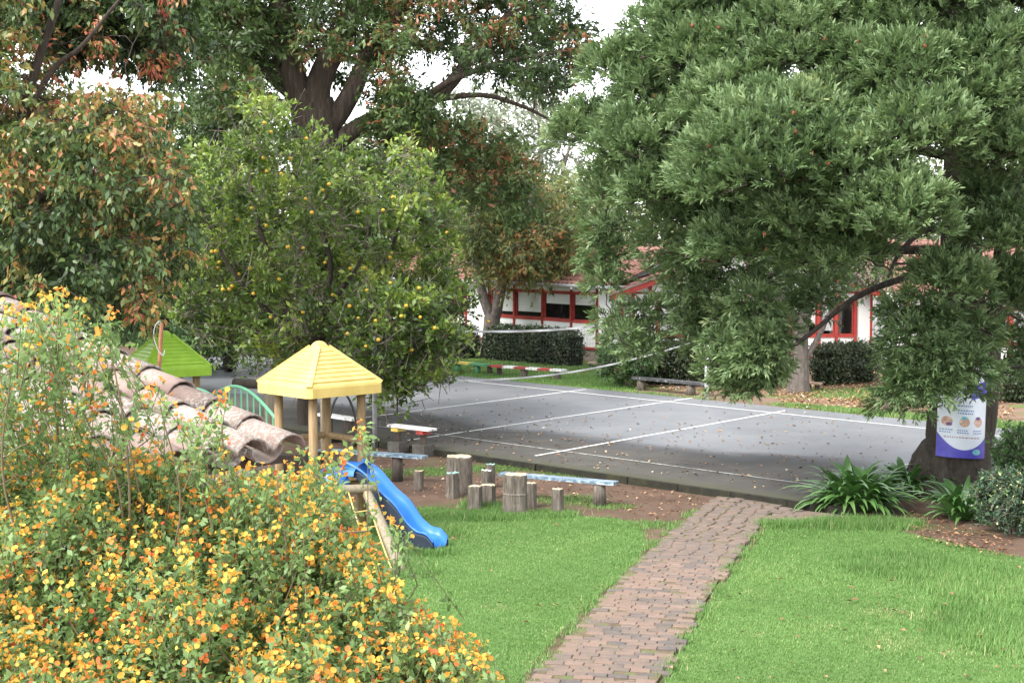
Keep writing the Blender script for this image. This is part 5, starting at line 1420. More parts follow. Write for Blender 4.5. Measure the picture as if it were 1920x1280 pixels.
back_tree('bushy_tree', 'olive green tree above the roof ridge behind the forked tree', 900, 70, 310, 510, 110, M['back_leaf'], 204, n=80, tone=0.35)
back_tree('bushy_tree', 'yellowish tree glimpsed through the conifer above the gabled wing', 1260, 74, 260, 500, 150, M['back_leaf'], 205, n=90, tone=0.5)
back_tree('bushy_tree', 'green tree glimpsed behind the conifer trunk', 1500, 72, 200, 520, 170, M['back_leaf'], 206, n=90, tone=0.35)
back_tree('bushy_tree', 'green tree glimpsed behind the upper right conifer branches', 1800, 74, 220, 540, 190, M['back_leaf'], 207, n=90, tone=0.35)
back_tree('bushy_tree', 'dull green tree behind the crown of the orange tree', 690, 66, 260, 560, 150, M['back_leaf'], 208, n=100, tone=0.28)
LG = 'dark trees behind the playground'
back_tree('dense_tree', 'dense dark green tree behind the lime green tower', 300, 46, 250, 640, 130, M['shrub_leaf'], 209, n=120, L=0.20, tone=0.42, group=LG, bark='bark_dark', z0=0, rr=(0.5, 0.9))
back_tree('dense_tree', 'dense dark green tree under the red-leaved branches at far left', 60, 40, 330, 640, 170, M['shrub_leaf'], 210, n=150, L=0.18, tone=0.42, group=LG, bark='bark_dark', z0=0, rr=(0.5, 0.9))
back_tree('dense_tree', 'dense green tree between the lime green tower and the orange tree', 430, 48, 300, 690, 90, M['shrub_leaf'], 211, n=90, L=0.20, tone=0.35, group=LG, bark='bark_dark', z0=0, rr=(0.5, 0.9))
back_tree('dense_tree', 'grey-green tree far behind the red-leaved tree', 170, 64, 190, 600, 210, M['back_leaf'], 212, n=150, tone=0.22, group=LG, z0=0)
back_tree('dense_tree', 'tall dull green tree filling the gap between red-leaved tree and orange tree', 380, 58, 165, 640, 150, M['shrub_leaf'], 214, n=150, L=0.24, tone=0.5, group=LG, z0=YZ, rr=(0.6, 1.1))
back_tree('dense_tree', 'dark green tree behind the orange tree trunk', 560, 56, 330, 690, 140, M['shrub_leaf'], 213, n=110, L=0.24, tone=0.25, group=LG, bark='bark_dark', z0=YZ, rr=(0.6, 1.0))

# ------------------------------------------------------------------ the big conifer
rng = np.random.default_rng(301)
b6 = gr(1788, 928); b6[1] += 0.35; DC = b6[1]
A3 = lambda x, y, d=DC: at(x, y, d)
g3 = lambda x, y, r=0: np.array([b6[0] + x, b6[1] + y, r])
st = [stem([b6 - [0, 0, 0.1], A3(1793, 850), A3(1797, 740), A3(1800, 600), A3(1803, 400), A3(1805, 100), A3(1808, -300), A3(1810, -700)], 0.60, 0.14),
      stem([A3(1822, 880), A3(1848, 780), A3(1858, 660), A3(1868, 560), A3(1880, 420)], 0.24, 0.10),
      stem([A3(1795, 500), A3(1700, 520, DC - 1), A3(1600, 560, DC - 1.6), A3(1500, 640, DC - 1.8), A3(1400, 690, DC - 2.0)], 0.075, 0.02),
      stem([A3(1798, 470), A3(1650, 470, DC + 1), A3(1500, 490, DC + 1.6), A3(1380, 560, DC + 2), A3(1300, 640, DC + 2), A3(1340, 672, DC + 2)], 0.09, 0.025),
      stem([A3(1800, 400), A3(1650, 380, DC - 1.5), A3(1450, 330, DC - 2.6), A3(1300, 350, DC - 3)], 0.06, 0.02),
      stem([A3(1803, 300), A3(1600, 260, DC + .5), A3(1350, 230, DC + .6), A3(1130, 270, DC + .2)], 0.07, 0.02),
      stem([A3(1803, 180), A3(1600, 130, DC - 1), A3(1350, 80, DC - 1.6), A3(1200, 110, DC - 1.6)], 0.06, 0.02),
      stem([A3(1800, 440), A3(1740, 430, DC - 2), A3(1690, 470, DC - 3.0), A3(1665, 520, DC - 3.4)], 0.07, 0.02),
      stem([A3(1800, 420), A3(1860, 420, DC - 2), A3(1940, 480, DC - 3)], 0.06, 0.02),
      stem([A3(1800, 560), A3(1760, 600, DC - 1.6), A3(1740, 680, DC - 2.2), A3(1735, 760, DC - 2.3)], 0.08, 0.02)]
# roots
for a_ in (3.5, 4.3, 5.2, 0.2, 2.6):
    st.append(stem([g3(0.10 * math.cos(a_), 0.10 * math.sin(a_), 0.85), g3(0.40 * math.cos(a_), 0.40 * math.sin(a_), 0.55), g3(0.58 * math.cos(a_), 0.58 * math.sin(a_), 0.26), g3(0.9 * math.cos(a_), 0.9 * math.sin(a_), 0.03), g3(1.15 * math.cos(a_), 1.15 * math.sin(a_), -0.08)], 0.30, 0.08))
main = [(1310, -180), (1275, 40), (1205, 85), (1155, 145), (1120, 210), (1080, 255), (1078, 300), (1125, 345), (1115, 400), (1140, 445), (1190, 440), (1260, 470), (1330, 500), (1430, 520), (1520, 480), (1600, 480), (1680, 520), (1740, 570), (1900, 590), (2100, 570), (2150, -180)]
low = [([(1235, 470), (1250, 530), (1330, 550), (1460, 560), (1475, 500), (1330, 480)], 9, -0.3, 0.8), ([(1290, 560), (1290, 655), (1342, 660), (1342, 570)], 6, 1.0, 0.7), ([(1115, 420), (1112, 500), (1135, 560), (1160, 540), (1165, 440)], 8, 0.8, 0.5), ([(1150, 575), (1140, 610), (1165, 660), (1205, 665), (1235, 620), (1250, 590)], 8, 1.2, 0.5), ([(1250, 540), (1270, 640), (1310, 650), (1330, 560)], 6, 1.4, 0.4), ([(1395, 560), (1385, 670), (1385, 730), (1410, 745), (1435, 700), (1455, 640), (1440, 570)], 11, -1.4, 1.0), ([(1350, 590), (1345, 700), (1370, 770), (1420, 775), (1460, 700), (1470, 600)], 12, -1.2, 0.5), ([(1480, 500), (1480, 600), (1510, 620), (1550, 560), (1590, 510)], 7, 1.5, 0.7),
       ([(1710, 590), (1695, 680), (1690, 735), (1720, 760), (1765, 735), (1820, 690), (1840, 620)], 12, -2.4, 1.0), ([(1670, 580), (1650, 700), (1665, 780), (1720, 795), (1780, 760), (1850, 720), (1870, 620)], 16, -2.2, 0.5), ([(1880, 560), (1880, 660), (1900, 690), (1960, 700), (1960, 560)], 8, 1.0, 0.8)]
# big rounded masses of the crown: (x, y, radius) as seen, and how far in front of the trunk they reach
domes = [(1455, 320, 185, 3.6), (1370, 215, 110, 2.6), (1168, 150, 80, 0.6), (1275, 80, 105, 1.2), (1108, 262, 76, 0.4), (1215, 285, 105, 1.6), (1160, 370, 78, 0.8), (1480, 110, 140, 2.4), (1620, 170, 120, 3.0), (1725, 265, 110, 4.2), (1640, 60, 120, 2.2),
         (1850, 130, 110, 3.2), (1680, 420, 115, 4.4), (1570, 480, 100, 3.0), (1890, 300, 95, 3.4), (1885, 450, 85, 3.0), (1400, 470, 105, 2.6), (1295, 420, 85, 1.4), (1345, 335, 95, 2.4), (1545, 235, 95, 3.2), (1335, 130, 105, 1.8), (1230, 195, 90, 1.0), (1750, 40, 120, 3.0),
         (1580, -40, 130, 2.0), (1420, 0, 130, 1.6), (1325, -50, 95, 1.0), (1870, -40, 140, 2.6), (1780, 545, 80, 3.2), (1960, 200, 120, 2.2), (1980, 420, 120, 2.0), (1970, 20, 130, 1.6), (1500, 420, 105, 3.4), (1700, 150, 100, 3.6), (1240, 370, 80, 1.8), (1600, 330, 105, 4.2), (1810, 250, 60, 2.6), (1905, 560, 80, 1.6), (1850, 380, 60, 2.4), (1830, 200, 80, 3.6)]
C6 = []; R6 = []
for x_, y_, r_, fwd in domes:
    c_ = at(x_, y_, DC - fwd); rm = r_ / F * c_[1]
    n_ = max(6, int(15 * (r_ / 100) ** 2))
    # spread points over the dome, none on its underside
    cand = rdir(n_ * 12, rng); cand = cand[cand[:, 2] > -0.45]; pick = [cand[0]]
    for _ in range(n_ - 1):
        k_ = cand[rng.integers(0, len(cand), 12)]
        pick.append(k_[(1 - k_ @ np.array(pick).T).min(1).argmax()])
    e_ = np.array(pick)
    rs_ = rng.uniform(0.36, 0.54, n_)
    C6.append(c_ + e_ * np.maximum(rm - rs_ * 0.75, 0.1)[:, None] * [1, 0.9, 0.82]); R6.append(rs_)
C6 = np.concatenate(C6); R6 = np.concatenate(R6); bias = np.full(len(C6), 0.5); keepp = np.full(len(C6), 0.31)
qb = spread(main, 60, rng)                       # hidden inner growth keeps the crown closed
C6 = np.concatenate([C6, at_many(qb[:, 0], qb[:, 1], DC + rng.uniform(0.5, 3.0, len(qb)))]); bias = np.concatenate([bias, np.full(len(qb), 0.3)]); R6 = np.concatenate([R6, rng.uniform(0.6, 0.9, len(qb))]); keepp = np.concatenate([keepp, np.full(len(qb), 0.2)])
for poly, n, do, kp in low:
    q = spread(poly, n, rng)
    C6 = np.concatenate([C6, at_many(q[:, 0], q[:, 1], DC + do + rng.uniform(-0.6, 0.6, n))]); bias = np.concatenate([bias, np.full(n, -0.30 if kp < 1.2 else 0.35)]); R6 = np.concatenate([R6, rng.uniform(0.45, 0.68, n) if kp > 1.2 else rng.uniform(0.28, 0.48, n) if kp > 0.55 else rng.uniform(0.22, 0.36, n)]); keepp = np.concatenate([keepp, np.full(n, kp * 0.55)])
def sprays(C, R, bias, rng, ns=172, nb=11, blade=0.115, wid=0.032):
    n = len(C); ci = np.repeat(np.arange(n), ns); ci = ci[rng.random(len(ci)) < keepp[ci]]; K = len(ci)
    outw = C - np.array([b6[0], b6[1], 0]); outw[:, 2] = 0; outw = unit(outw)
    e = rdir(K, rng); e[:, 2] = np.where(e[:, 2] < -0.35, -e[:, 2], e[:, 2]) * np.where(bias[ci] > 0, 1, 1); e[:, 2] += bias[ci] * 0.35; e = unit(e)                       # place on the dome of the puff
    Rr = R[ci] * np.where(rng.random(K) < 0.88, 0.66 + 0.12 * rng.random(K), 0.25 + 0.4 * rng.random(K)) * (1 + 0.08 * np.sin(e[:, 0] * 5 + ci) * np.cos(e[:, 1] * 5 + ci * 2))
    A = C[ci] + e * Rr[:, None] * [1, 1, 0.92]
    d = e * 0.9 + rdir(K, rng) * 0.40 + outw[ci] * 0.2; d[:, 2] += bias[ci] * 0.6
    d = unit(d)
    L = rng.uniform(0.14, 0.25, K)
    Bp = A + d * L[:, None]; Bp[:, 2] -= 0.08 * L
    k3 = np.arange(0, K, 6)
    tw = twig_quads((C[ci] + e * Rr[:, None] * 0.6)[k3], A[k3], np.full(len(k3), 0.006), np.full(len(k3), 0.004))
    S = unit(np.cross(d, rdir(K, rng) * 0.8 + [0, 0, 1.0])); N = np.cross(S, d)
    ki = np.repeat(np.arange(K), nb); j = np.tile(np.arange(nb), K); m = len(ki)
    s = 0.05 + 0.95 * (j + 0.5) / nb + rng.normal(size=m) * 0.03
    sgn = np.where(j % 2 == 0, 1.0, -1.0) * np.where(j >= nb - 3, 0.35, 1.0)
    a = rng.uniform(0.40, 0.80, m)
    D = d[ki] * np.cos(a)[:, None] + S[ki] * (np.sin(a) * sgn)[:, None] + N[ki] * (rng.normal(size=m) * 0.32)[:, None]
    P = A[ki] + (Bp - A)[ki] * s[:, None]
    ln = blade * rng.uniform(0.7, 1.3, m)
    NN = N[ki] + rdir(m, rng) * 0.5
    V, Fc = leaf_quads(P, D, NN, ln, wid * rng.uniform(0.8, 1.25, m), 0.25)
    tone = 0.42 + 0.20 * s + (rng.normal(size=n) * 0.09)[ci][ki] + (rng.normal(size=K) * 0.08)[ki] + rng.normal(size=m) * 0.08
    return (V, Fc, tone), tw
lv, tw = sprays(C6, R6, bias, rng)
t6 = thing('conifer_tree', 'huge conifer with soft green sprays and dark trunk carrying a poster', 'tree', b6)
wood(t6, st, C6, rng, M['bark_brown'], tw, rmax=0.06, sides=16, sag=0.03, flare=0.55)
leaves(t6, 'crown', lv, M['conifer'])
cn = ico('cone', 0.034, M['cone'], t6, 1); o0 = origin(t6)
cx = [(1290, 55), (1225, 170), (1600, 78), (1745, 62), (1742, 80), (1340, 60), (1545, 72), (1492, 255), (1328, 284), (1535, 290), (1440, 445), (1442, 457), (1555, 312), (1500, 210)]
for k, (px, py) in enumerate(cx):
    p = nearest_leaf(lv[0][::4], px, py, 14, rng)
    if p is None: continue
    p = p - o0
    o = cn if k == 0 else copy_obj(cn, t6, p)
    o.location = tuple(p); o.scale = (1, 1, 1.25)
# poster tied to the trunk
def bpt(u, v, off=0.0):
    x = (u - 0.5) * 0.84 + 0.03 * (v - 0.5); top_ = np.array([b6[0] + 0.0, b6[1] - 0.72, 0])
    sag_ = 0.05 * math.sin(u * math.pi) * (v - 0.3) + 0.02 * math.sin(u * 9 + v * 5)
    return np.array([top_[0] + 0.055 + x, top_[1] + 0.32 * (2 * u - 1) ** 2 * 0.6 - off - sag_, 0.70 + 0.05 * (0.5 - u) + 1.62 * v])
pc = bpt(0.5, 0.5)
po = thing('poster', 'glossy white and blue vinyl poster tied round the conifer trunk', 'poster', bpt(0.5, 0) * 1.0)
def patch(name, f_in, nu, nv, mat, off, parent=po):
    V = [bpt(*f_in(i / nu, j / nv), off) for j in range(nv + 1) for i in range(nu + 1)]
    return MB().add(V, [(j * (nu + 1) + i, j * (nu + 1) + i + 1, (j + 1) * (nu + 1) + i + 1, (j + 1) * (nu + 1) + i) for j in range(nv) for i in range(nu)]).build(name, mat, parent, smooth=True)
sheet = patch('sheet', lambda u, v: (u, v), 24, 30, M['banner'], 0.0)
patch('printed_band', lambda u, v: (u, v * (0.085 + 0.16 * (2 * u - 1) ** 2 * (1.1 - 0.3 * u))), 24, 6, M['banner_blue'], 0.004, sheet)
patch('printed_band', lambda u, v: (0.62 + 0.38 * u, 0.62 + 0.16 * v + 0.05 * u), 8, 6, M['banner_blue'], 0.004, sheet)
def disc(cu, cv, ru, rv, mat, off=0.004):
    V = [bpt(cu, cv, off)] + [bpt(cu + ru * math.cos(t), cv + rv * math.sin(t), off) for t in np.linspace(0, 2 * math.pi, 21)[:-1]]
    MB().add(V, [(0, 1 + i, 1 + (i + 1) % 20) for i in range(20)]).build('printed_picture', mat, sheet)
for cu, m1, m2 in ((0.17, 'ink_skin', 'ink_purple'), (0.50, 'ink_skin', 'ink_teal'), (0.80, 'ink_skin', 'ink_purple')):
    disc(cu, 0.385, 0.105, 0.052, M[m1]); disc(cu + (0.04 if cu < 0.4 else -0.01), 0.385 + (-0.03 if cu < 0.4 else 0.042), 0.06, 0.018, M[m2], 0.007)
disc(0.78, 0.07, 0.09, 0.032, M['ink_teal'], 0.008)
rngb = np.random.default_rng(8)
for cu in (0.15, 0.48, 0.80):                    # blurred lines of small print
    for r_, v0 in enumerate((0.288, 0.262)):
        x = cu - 0.11
        while x < cu + 0.10:
            w_ = rngb.uniform(0.02, 0.045)
            patch('printed_word', lambda u, v, x=x, w_=w_, v0=v0: (x + w_ * u, v0 + 0.013 * v), 2, 1, M['ink_blue'], 0.004, sheet); x += w_ + 0.014
x = 0.12
while x < 0.82:
    w_ = rngb.uniform(0.02, 0.06)
    patch('printed_word', lambda u, v, x=x, w_=w_: (x + w_ * u, 0.212 + 0.013 * v), 2, 1, M['ink_red'], 0.004, sheet); x += w_ + 0.016
for r_, v0 in enumerate((0.47, 0.50, 0.55)):
    x = 0.36
    while x < 0.66:
        w_ = rngb.uniform(0.02, 0.05)
        patch('printed_word', lambda u, v, x=x, w_=w_, v0=v0: (x + w_ * u, v0 + 0.014 * v), 2, 1, M['ink_blue'], 0.004, sheet); x += w_ + 0.014
MB().tube([bpt(0.02, 0.985), bpt(0.02, 0.985) + [-0.05, 0.5, 0.05]], 0.005, 5).build('tie_cord', M['net_tape'], po)
MB().tube([bpt(0.98, 0.985), bpt(0.98, 0.985) + [0.02, 0.45, 0.05]], 0.005, 5).build('tie_cord', M['net_tape'], po)

# ------------------------------------------------------------------ hedges
def hedge(label, a, b, h, th, seed, n=9000, L=0.09, mat='hedge_leaf', z0=YZ, rough=0.05, name='hedge'):
    rng = np.random.default_rng(seed)
    a, b = np.asarray(a)[:2], np.asarray(b)[:2]
    d = unit(b - a); nn = np.array([-d[1], d[0]]); Lh = np.linalg.norm(b - a)
    root = thing(name, label, 'hedge', (*((a + b) / 2), z0), 'clipped hedges in front of the school')
    core = MB().box((*((a + b) / 2), z0 + h * 0.41), (Lh - 0.5, th - 0.42, h * 0.80), (*d, 0)); core.build('dark_core', M['hedge_core'], root)  # near-black box: the shade between the leaves put into its colour
    pe = 3                                         # rounded box surface
    v = unit(rng.normal(size=(n * 3, 3)))
    k = (np.abs(v[:, 0]) ** pe + np.abs(v[:, 1]) ** pe + np.abs(v[:, 2]) ** pe) ** (-1 / pe)
    v = v * k[:, None]
    v[:, 0] = np.where(rng.random(n * 3) < 0.75, rng.uniform(-0.93, 0.93, n * 3), v[:, 0]) if Lh > 2 * th else v[:, 0]
    v = v[v[:, 2] > -0.98][:n]
    f = 1 + rng.normal(size=len(v)) * rough * 1.2 - np.abs(rng.normal(size=len(v))) * 0.06
    bumpf = 0.06 * np.sin(v[:, 0] * Lh * 2.3 + seed) + 0.04 * np.sin(v[:, 0] * Lh * 5.1 + v[:, 2] * 4)
    f = f + bumpf
    v[:, 1:] *= (1 - 0.38 * np.abs(v[:, :1]) ** 7)
    P = np.column_stack([(a + b)[None] / 2 + (v[:, :1] * f[:, None] * Lh / 2) * d + (v[:, 1:2] * f[:, None] * th / 2) * nn, z0 + h / 2 + v[:, 2] * f * h / 2])
    nrm_ = v[:, :1] ** 3 * np.array([d[0], d[1], 0]) + v[:, 1:2] ** 3 * np.array([nn[0], nn[1], 0]) + v[:, 2:] ** 3 * np.array([0, 0, 1.0])
    D = unit(nrm_) * 0.5 + rdir(len(v), rng) * 0.9 + [0, 0, 0.3]; N = unit(nrm_) * 0.6 + rdir(len(v), rng) * 0.9 + [0, 0, 0.35]
    ln = L * rng.uniform(0.7, 1.4, len(v))
    V, Fc = leaf_quads(P, D, N, ln, ln * 0.5)
    tone = 0.42 + rng.normal(size=len(v)) * 0.2 + bumpf * 2
    np_mesh('foliage', V, Fc, M[mat], root, tone=tone)
    m = 160; ax = P[rng.integers(0, len(P), m)]
    tv = twig_quads(ax - [0, 0, 0.1], ax + unit(rng.normal(size=(m, 3)) + [0, 0, 0.6]) * 0.16, np.full(m, 0.005), np.full(m, 0.002))
    np_mesh('twigs', tv[0], tv[1], M['twig'], root)
    return root
H1a, H1b = gr(912, 673, YZ), gr(1092, 688, YZ)
hedge('long clipped dark hedge below the classroom windows', H1a, H1b, 1.22, 1.0, 1, n=13000)
hedge('short clipped hedge left of the forked tree trunk', gr(800, 668, YZ), gr(897, 671, YZ), 1.18, 1.0, 2, n=8000)
hedge('dark hedge behind the black plank bench', gr(1195, 722, YZ) + [0, 0.8, 0], gr(1480, 734, YZ) + [0, 0.9, 0], 1.25, 1.1, 3, n=15000, rough=0.07)
hedge('dark hedge right of the leaning grey trunk', gr(1532, 725, YZ) + [0, 0.4, 0], gr(1642, 716, YZ) + [0, 0.4, 0], 1.15, 0.9, 4, n=9000, rough=0.09)
hedge('dark hedge directly left of the poster trunk', gr(1690, 745, YZ) + [0, 0.3, 0], gr(1775, 748, YZ) + [0, 0.3, 0], 1.12, 0.9, 5, n=8000, rough=0.08)
hedge('dark hedge at the right edge beyond the conifer trunk', gr(1868, 752, YZ), gr(2010, 756, YZ), 1.05, 0.9, 6, n=8000, rough=0.08)
# small round shrub at the corner of the classroom
def shrub(name, label, c, r, h, seed, mat, n=70, L=0.08, tone=0.5, tvar=0.15, cat_='shrub', rr=(0.2, 0.32), tw_mat='twig', group=None, per=9):
    rng = np.random.default_rng(seed)
    v = unit(rng.normal(size=(n, 3))) * (rng.random(n) ** 0.4)[:, None]
    C = np.array(c) + v * [r[0], r[1], h / 2] + [0, 0, h / 2 + 0.05]
    C[:, 2] = np.maximum(C[:, 2], c[2] + 0.08)
    root = thing(name, label, cat_, c, group)
    lv, tw = foliage(C, rng.uniform(*rr, n), rng, twigs=12, per=per, L=L, W=L * 0.48, tone=tone + rng.normal(size=n) * 0.12, tvar=tvar, up=0.4)
    lv[0][:, 2] = np.maximum(lv[0][:, 2], c[2] + 0.01)
    st = [stem([np.array(c) + [0.05 * k, 0, -0.03], np.array(c) + [0.12 * k * r[0], 0.05, h * 0.45]], 0.02, 0.01) for k in (-1, 0, 1)]
    wood(root, st, C, rng, M[tw_mat], tw, rmax=0.012, sides=6)
    leaves(root, 'foliage', lv, M[mat])
shrub('round_shrub', 'loose green shrub at the foot of the conifer branch near the classroom corner', gr(1175, 725, YZ), (1.0, 0.8), 1.5, 21, 'shrub_leaf', n=60, L=0.11, tone=0.5)
# ------------------------------------------------------------------ plants round the conifer trunk
def strap_clump(label, px, py, r, h, n, seed):
    rng = np.random.default_rng(seed)
    c = gr(px, py); root = thing('strap_leaf_plant', label, 'plant', c, 'strap-leaved plants round the conifer')
    protos = []
    for k in range(6):                              # six leaf shapes, arching over and down
        L = h * rng.uniform(1.25, 1.6); ns = 7; w0 = 0.088
        V = []; ang0 = 0.10 + 0.15 * k; bend = rng.uniform(2.0, 2.6) - 0.10 * k
        x = z = 0.0; a_ = ang0
        for i in range(ns + 1):
            t = i / ns
            w = w0 * (0.55 + 0.75 * math.sin(math.pi * min(t * 0.75 + 0.2, 1))) * (1 - t ** 4)
            V += [(x, -w / 2, z + w * 0.12), (x, 0, z), (x, w / 2, z + w * 0.12)]
            x += math.sin(a_) * L / ns; z += math.cos(a_) * L / ns; a_ += bend / ns * (0.5 + t)
        me = bpy.data.meshes.new('leaf')
        me.from_pydata(V, [], [f for i in range(ns) for f in ((3 * i, 3 * i + 1, 3 * i + 4, 3 * i + 3), (3 * i + 1, 3 * i + 2, 3 * i + 5, 3 * i + 4))])
        at_ = me.attributes.new('tone', 'FLOAT', 'FACE'); at_.data.foreach_set('value', [0.2 + 0.13 * k] * (2 * ns))
        me.polygons.foreach_set('use_smooth', [True] * (2 * ns)); me.materials.append(M['strap_leaf']); me.update(); protos.append(me)
    for i in range(n):
        o = bpy.data.objects.new('leaf', protos[rng.integers(0, 6)]); col.objects.link(o); o.parent = root
        a_ = rng.uniform(0, 2 * math.pi); rad = r * 0.5 * math.sqrt(rng.random())
        o.location = (rad * math.cos(a_), rad * math.sin(a_), 0)
        s = rng.uniform(0.65, 1.1); o.scale = (s * rng.uniform(0.8, 1.25), s * rng.uniform(0.9, 1.2), s)
        o.rotation_euler = (rng.normal() * 0.12, rng.normal() * 0.15, a_ + rng.normal() * 0.6)
strap_clump('large arching strap-leaved clump where the path meets the kerb', 1604, 955, 0.55, 0.66, 300, 31)
strap_clump('smaller dark strap-leaved clump between the large clump and the trunk', 1700, 925, 0.40, 0.58, 100, 32)
strap_clump('strap-leaved clump in front of the conifer trunk', 1800, 972, 0.36, 0.60, 110, 33)
strap_clump('strap-leaved clump behind the conifer trunk at the right edge', 1905, 878, 0.6, 0.8, 90, 34)
shrub('variegated_shrub', 'low shrub with cream-variegated leaves at the right edge below the trunk', gr(1900, 1000), (0.72, 0.55), 0.85, 35, 'varieg_leaf', n=110, L=0.062, tone=0.45, tvar=0.22, rr=(0.16, 0.26), per=12)
shrub('dark_shrub', 'dark leafy shrub at the right edge behind the variegated shrub', gr(1935, 955), (0.55, 0.5), 1.35, 36, 'shrub_leaf', n=60, L=0.08, tone=0.55, rr=(0.2, 0.3))

# ------------------------------------------------------------------ orange flowering bush in the foreground
rng = np.random.default_rng(401)
dense = [(-80, 850), (50, 815), (140, 810), (220, 845), (300, 845), (390, 880), (470, 885), (560, 870), (615, 870), (650, 930), (690, 1000), (720, 1070), (750, 1110), (830, 1165), (890, 1215), (940, 1290), (960, 1370), (-80, 1370)]
mid = [(-80, 640), (30, 570), (110, 545), (190, 600), (205, 690), (180, 800), (-80, 820)]
airy = [(200, 650), (330, 730), (430, 800), (470, 880), (300, 840), (200, 800)]
def sprigs(poly, n, d0, d1):
    q = spread(poly, n, rng) if n < 700 else sample_poly(poly, n, rng)
    return at_many(q[:, 0], q[:, 1], d0 + (d1 - d0) * rng.random(n)), q
NDENSE = 3200
qd = sample_poly(dense, NDENSE, rng)             # the bush bulges towards the eye lower down
dd = 5.45 - 1.35 * np.clip((qd[:, 1] - 800) / 520, 0, 1.1) + rng.normal(size=NDENSE) * 0.13 + 0.16 * np.sin(qd[:, 0] / 70) * np.sin(qd[:, 1] / 55) + np.where(rng.random(NDENSE) < 0.25, 0.35, 0)
S = [(at_many(qd[:, 0], qd[:, 1], dd), qd), sprigs(mid, 120, 4.8, 5.5), sprigs(airy, 20, 4.9, 5.5)]
single = np.array([(118, 552), (75, 560), (60, 575), (130, 560), (205, 590), (210, 600), (190, 620), (40, 590), (10, 575), (300, 725), (290, 735), (415, 748), (405, 755), (425, 745), (270, 750), (370, 790), (350, 800), (245, 800), (680, 800), (672, 808), (690, 812), (650, 850), (640, 880), (620, 850), (560, 850), (742, 985), (750, 990), (760, 1000), (770, 1020), (735, 975), (745, 1100), (790, 1135), (850, 1195), (895, 1205), (905, 1215), (940, 1275), (930, 1270), (700, 1060), (705, 960), (590, 860), (540, 870)], float)
S.append((at_many(single[:, 0], single[:, 1], rng.uniform(4.5, 5.2, len(single))), single))
tips = np.concatenate([s[0] for s in S]); qq = np.concatenate([s[1] for s in S]); n = len(tips)
bd = rdir(n, rng) * 0.75; bd[:, 2] = np.abs(bd[:, 2]) * 0.4 + 0.75; bd[:, 1] -= 0.2
bd = unit(bd); ln = rng.uniform(0.16, 0.34, n)
roots_ = tips - bd * ln[:, None]; roots_[:, 2] -= 0.03
tw = twig_quads(roots_, tips, np.full(n, 0.0022), np.full(n, 0.0012))
per = 35; ti = np.repeat(np.arange(n), per); m = n * per
s = rng.random(m) ** 0.8
P = roots_[ti] + (tips - roots_)[ti] * s[:, None] + rng.normal(size=(m, 3)) * 0.012
D = bd[ti] * 0.55 + rdir(m, rng) * 0.9; N = rdir(m, rng); N[:, 2] += 0.9
L = 0.026 * rng.uniform(0.6, 1.35, m)
V, Fc = leaf_quads(P, D, N, L, L * 0.52)
tone = 0.42 + (rng.normal(size=n) * 0.14)[ti] + 0.14 * s + rng.normal(size=m) * 0.12
bb = at(330, 900, 4.9); bb[2] = 0
bush = thing('flowering_bush', 'big bush full of small orange and yellow trumpet flowers in the foreground', 'bush', bb)
# main stems rise from the ground and carry the sprigs
tr = []
for k in range(16):
    tx, ty_ = [(60, 600), (110, 560), (20, 700), (200, 620), (150, 760), (240, 820), (340, 860), (430, 900), (520, 900), (600, 900), (640, 980), (700, 1060), (760, 1140), (850, 1220), (300, 760), (415, 770)][k]
    tp = at(tx, ty_, rng.uniform(4.7, 5.3)); base = bb + np.array([rng.normal() * 0.35, rng.normal() * 0.2, 0])
    base[0] += (tp[0] - bb[0]) * 0.8; base[1] = tp[1] + 0.1
    tr.append(stem([base, base * 0.55 + tp * 0.45 + [rng.normal() * 0.15, 0.05, 0.1], base * 0.25 + tp * 0.75 + [rng.normal() * 0.10, 0.03, 0.0], base * 0.1 + tp * 0.9 + [rng.normal() * 0.06, 0, 0.02], tp], 0.009, 0.002))
sel = rng.choice(n, 520, replace=False)
wood(bush, tr, roots_[sel], rng, M['twig_red'], tw, rmax=0.008, sides=7, sag=0.02)
np_mesh('foliage', V, Fc, M['bush_leaf'], bush, tone=tone)
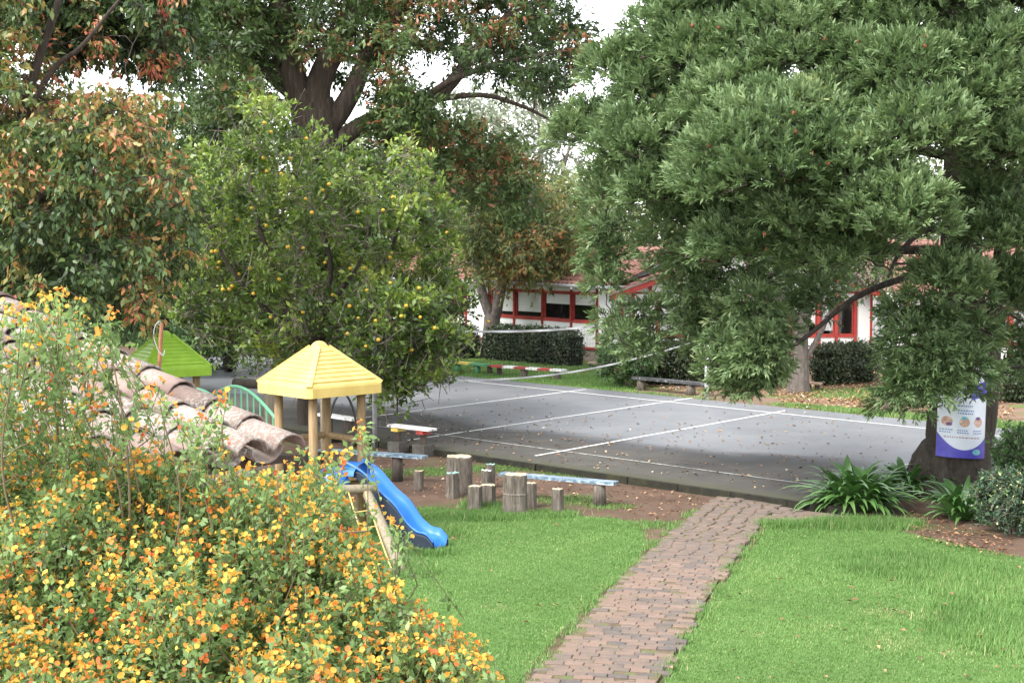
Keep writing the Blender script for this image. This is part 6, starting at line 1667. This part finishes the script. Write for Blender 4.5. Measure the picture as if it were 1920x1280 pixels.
# inner leaves, deeper in the bush
# flowers: little trumpets with a five-lobed limb
def flowers(P, D, size, tone):
    n = len(P); D = unit(D); S_ = unit(np.cross(D, rdir(n, rng))); T_ = np.cross(S_, D)
    size = size[:, None]
    V = []; Fs = []
    cen = P + D * size * 0.80
    ring = []
    for k in range(10):
        a_ = 2 * math.pi * k / 10
        rr = size * (0.54 if k % 2 == 0 else 0.46)
        ring.append(cen + (S_ * math.cos(a_) + T_ * math.sin(a_)) * rr + D * size * (0.10 if k % 2 == 0 else 0.17))
    tube_b = [P + (S_ * math.cos(2.094 * k) + T_ * math.sin(2.094 * k)) * size * 0.05 for k in range(3)]
    tube_t = [cen + (S_ * math.cos(2.094 * k) + T_ * math.sin(2.094 * k)) * size * 0.17 for k in range(3)]
    V = np.stack([cen] + ring + tube_b + tube_t, 1)         # 1 + 10 + 6 = 17
    loc = []
    for k in range(5):
        a_, b_, c_ = 1 + (2 * k - 1) % 10, 1 + 2 * k, 1 + (2 * k + 1) % 10
        loc.append((0, a_, b_, c_))
    for k in range(3): loc.append((11 + k, 11 + (k + 1) % 3, 14 + (k + 1) % 3, 14 + k))
    Fc = (np.arange(n) * 17)[:, None, None] + np.array(loc)[None]
    tn_ = np.repeat(tone[:, None], len(loc), 1); tn_[:, 5:] -= 0.22
    return V.reshape(-1, 3), Fc.reshape(-1, 4), tn_.ravel()
flow = rng.random(n) < np.where(np.arange(n) < NDENSE, 0.72, 0.9)
hue = 0.38 + 0.20 * rng.normal(size=n)
idx = np.repeat(np.arange(n)[flow], 6); idx = idx[rng.random(len(idx)) < 0.75]
Pf = tips[idx] + rdir(len(idx), rng) * 0.019 + bd[idx] * 0.008
Df = bd[idx] * 0.4 + rdir(len(idx), rng) + [0, -0.45, 0.15]
fv = flowers(Pf, Df, 0.0150 * rng.uniform(0.7, 1.25, len(idx)), np.clip(hue[idx] + rng.normal(size=len(idx)) * 0.16, 0, 1))
np_mesh('flowers', fv[0], fv[1], M['petal'], bush, tone=np.clip(fv[2], 0, 1), kind='stuff')
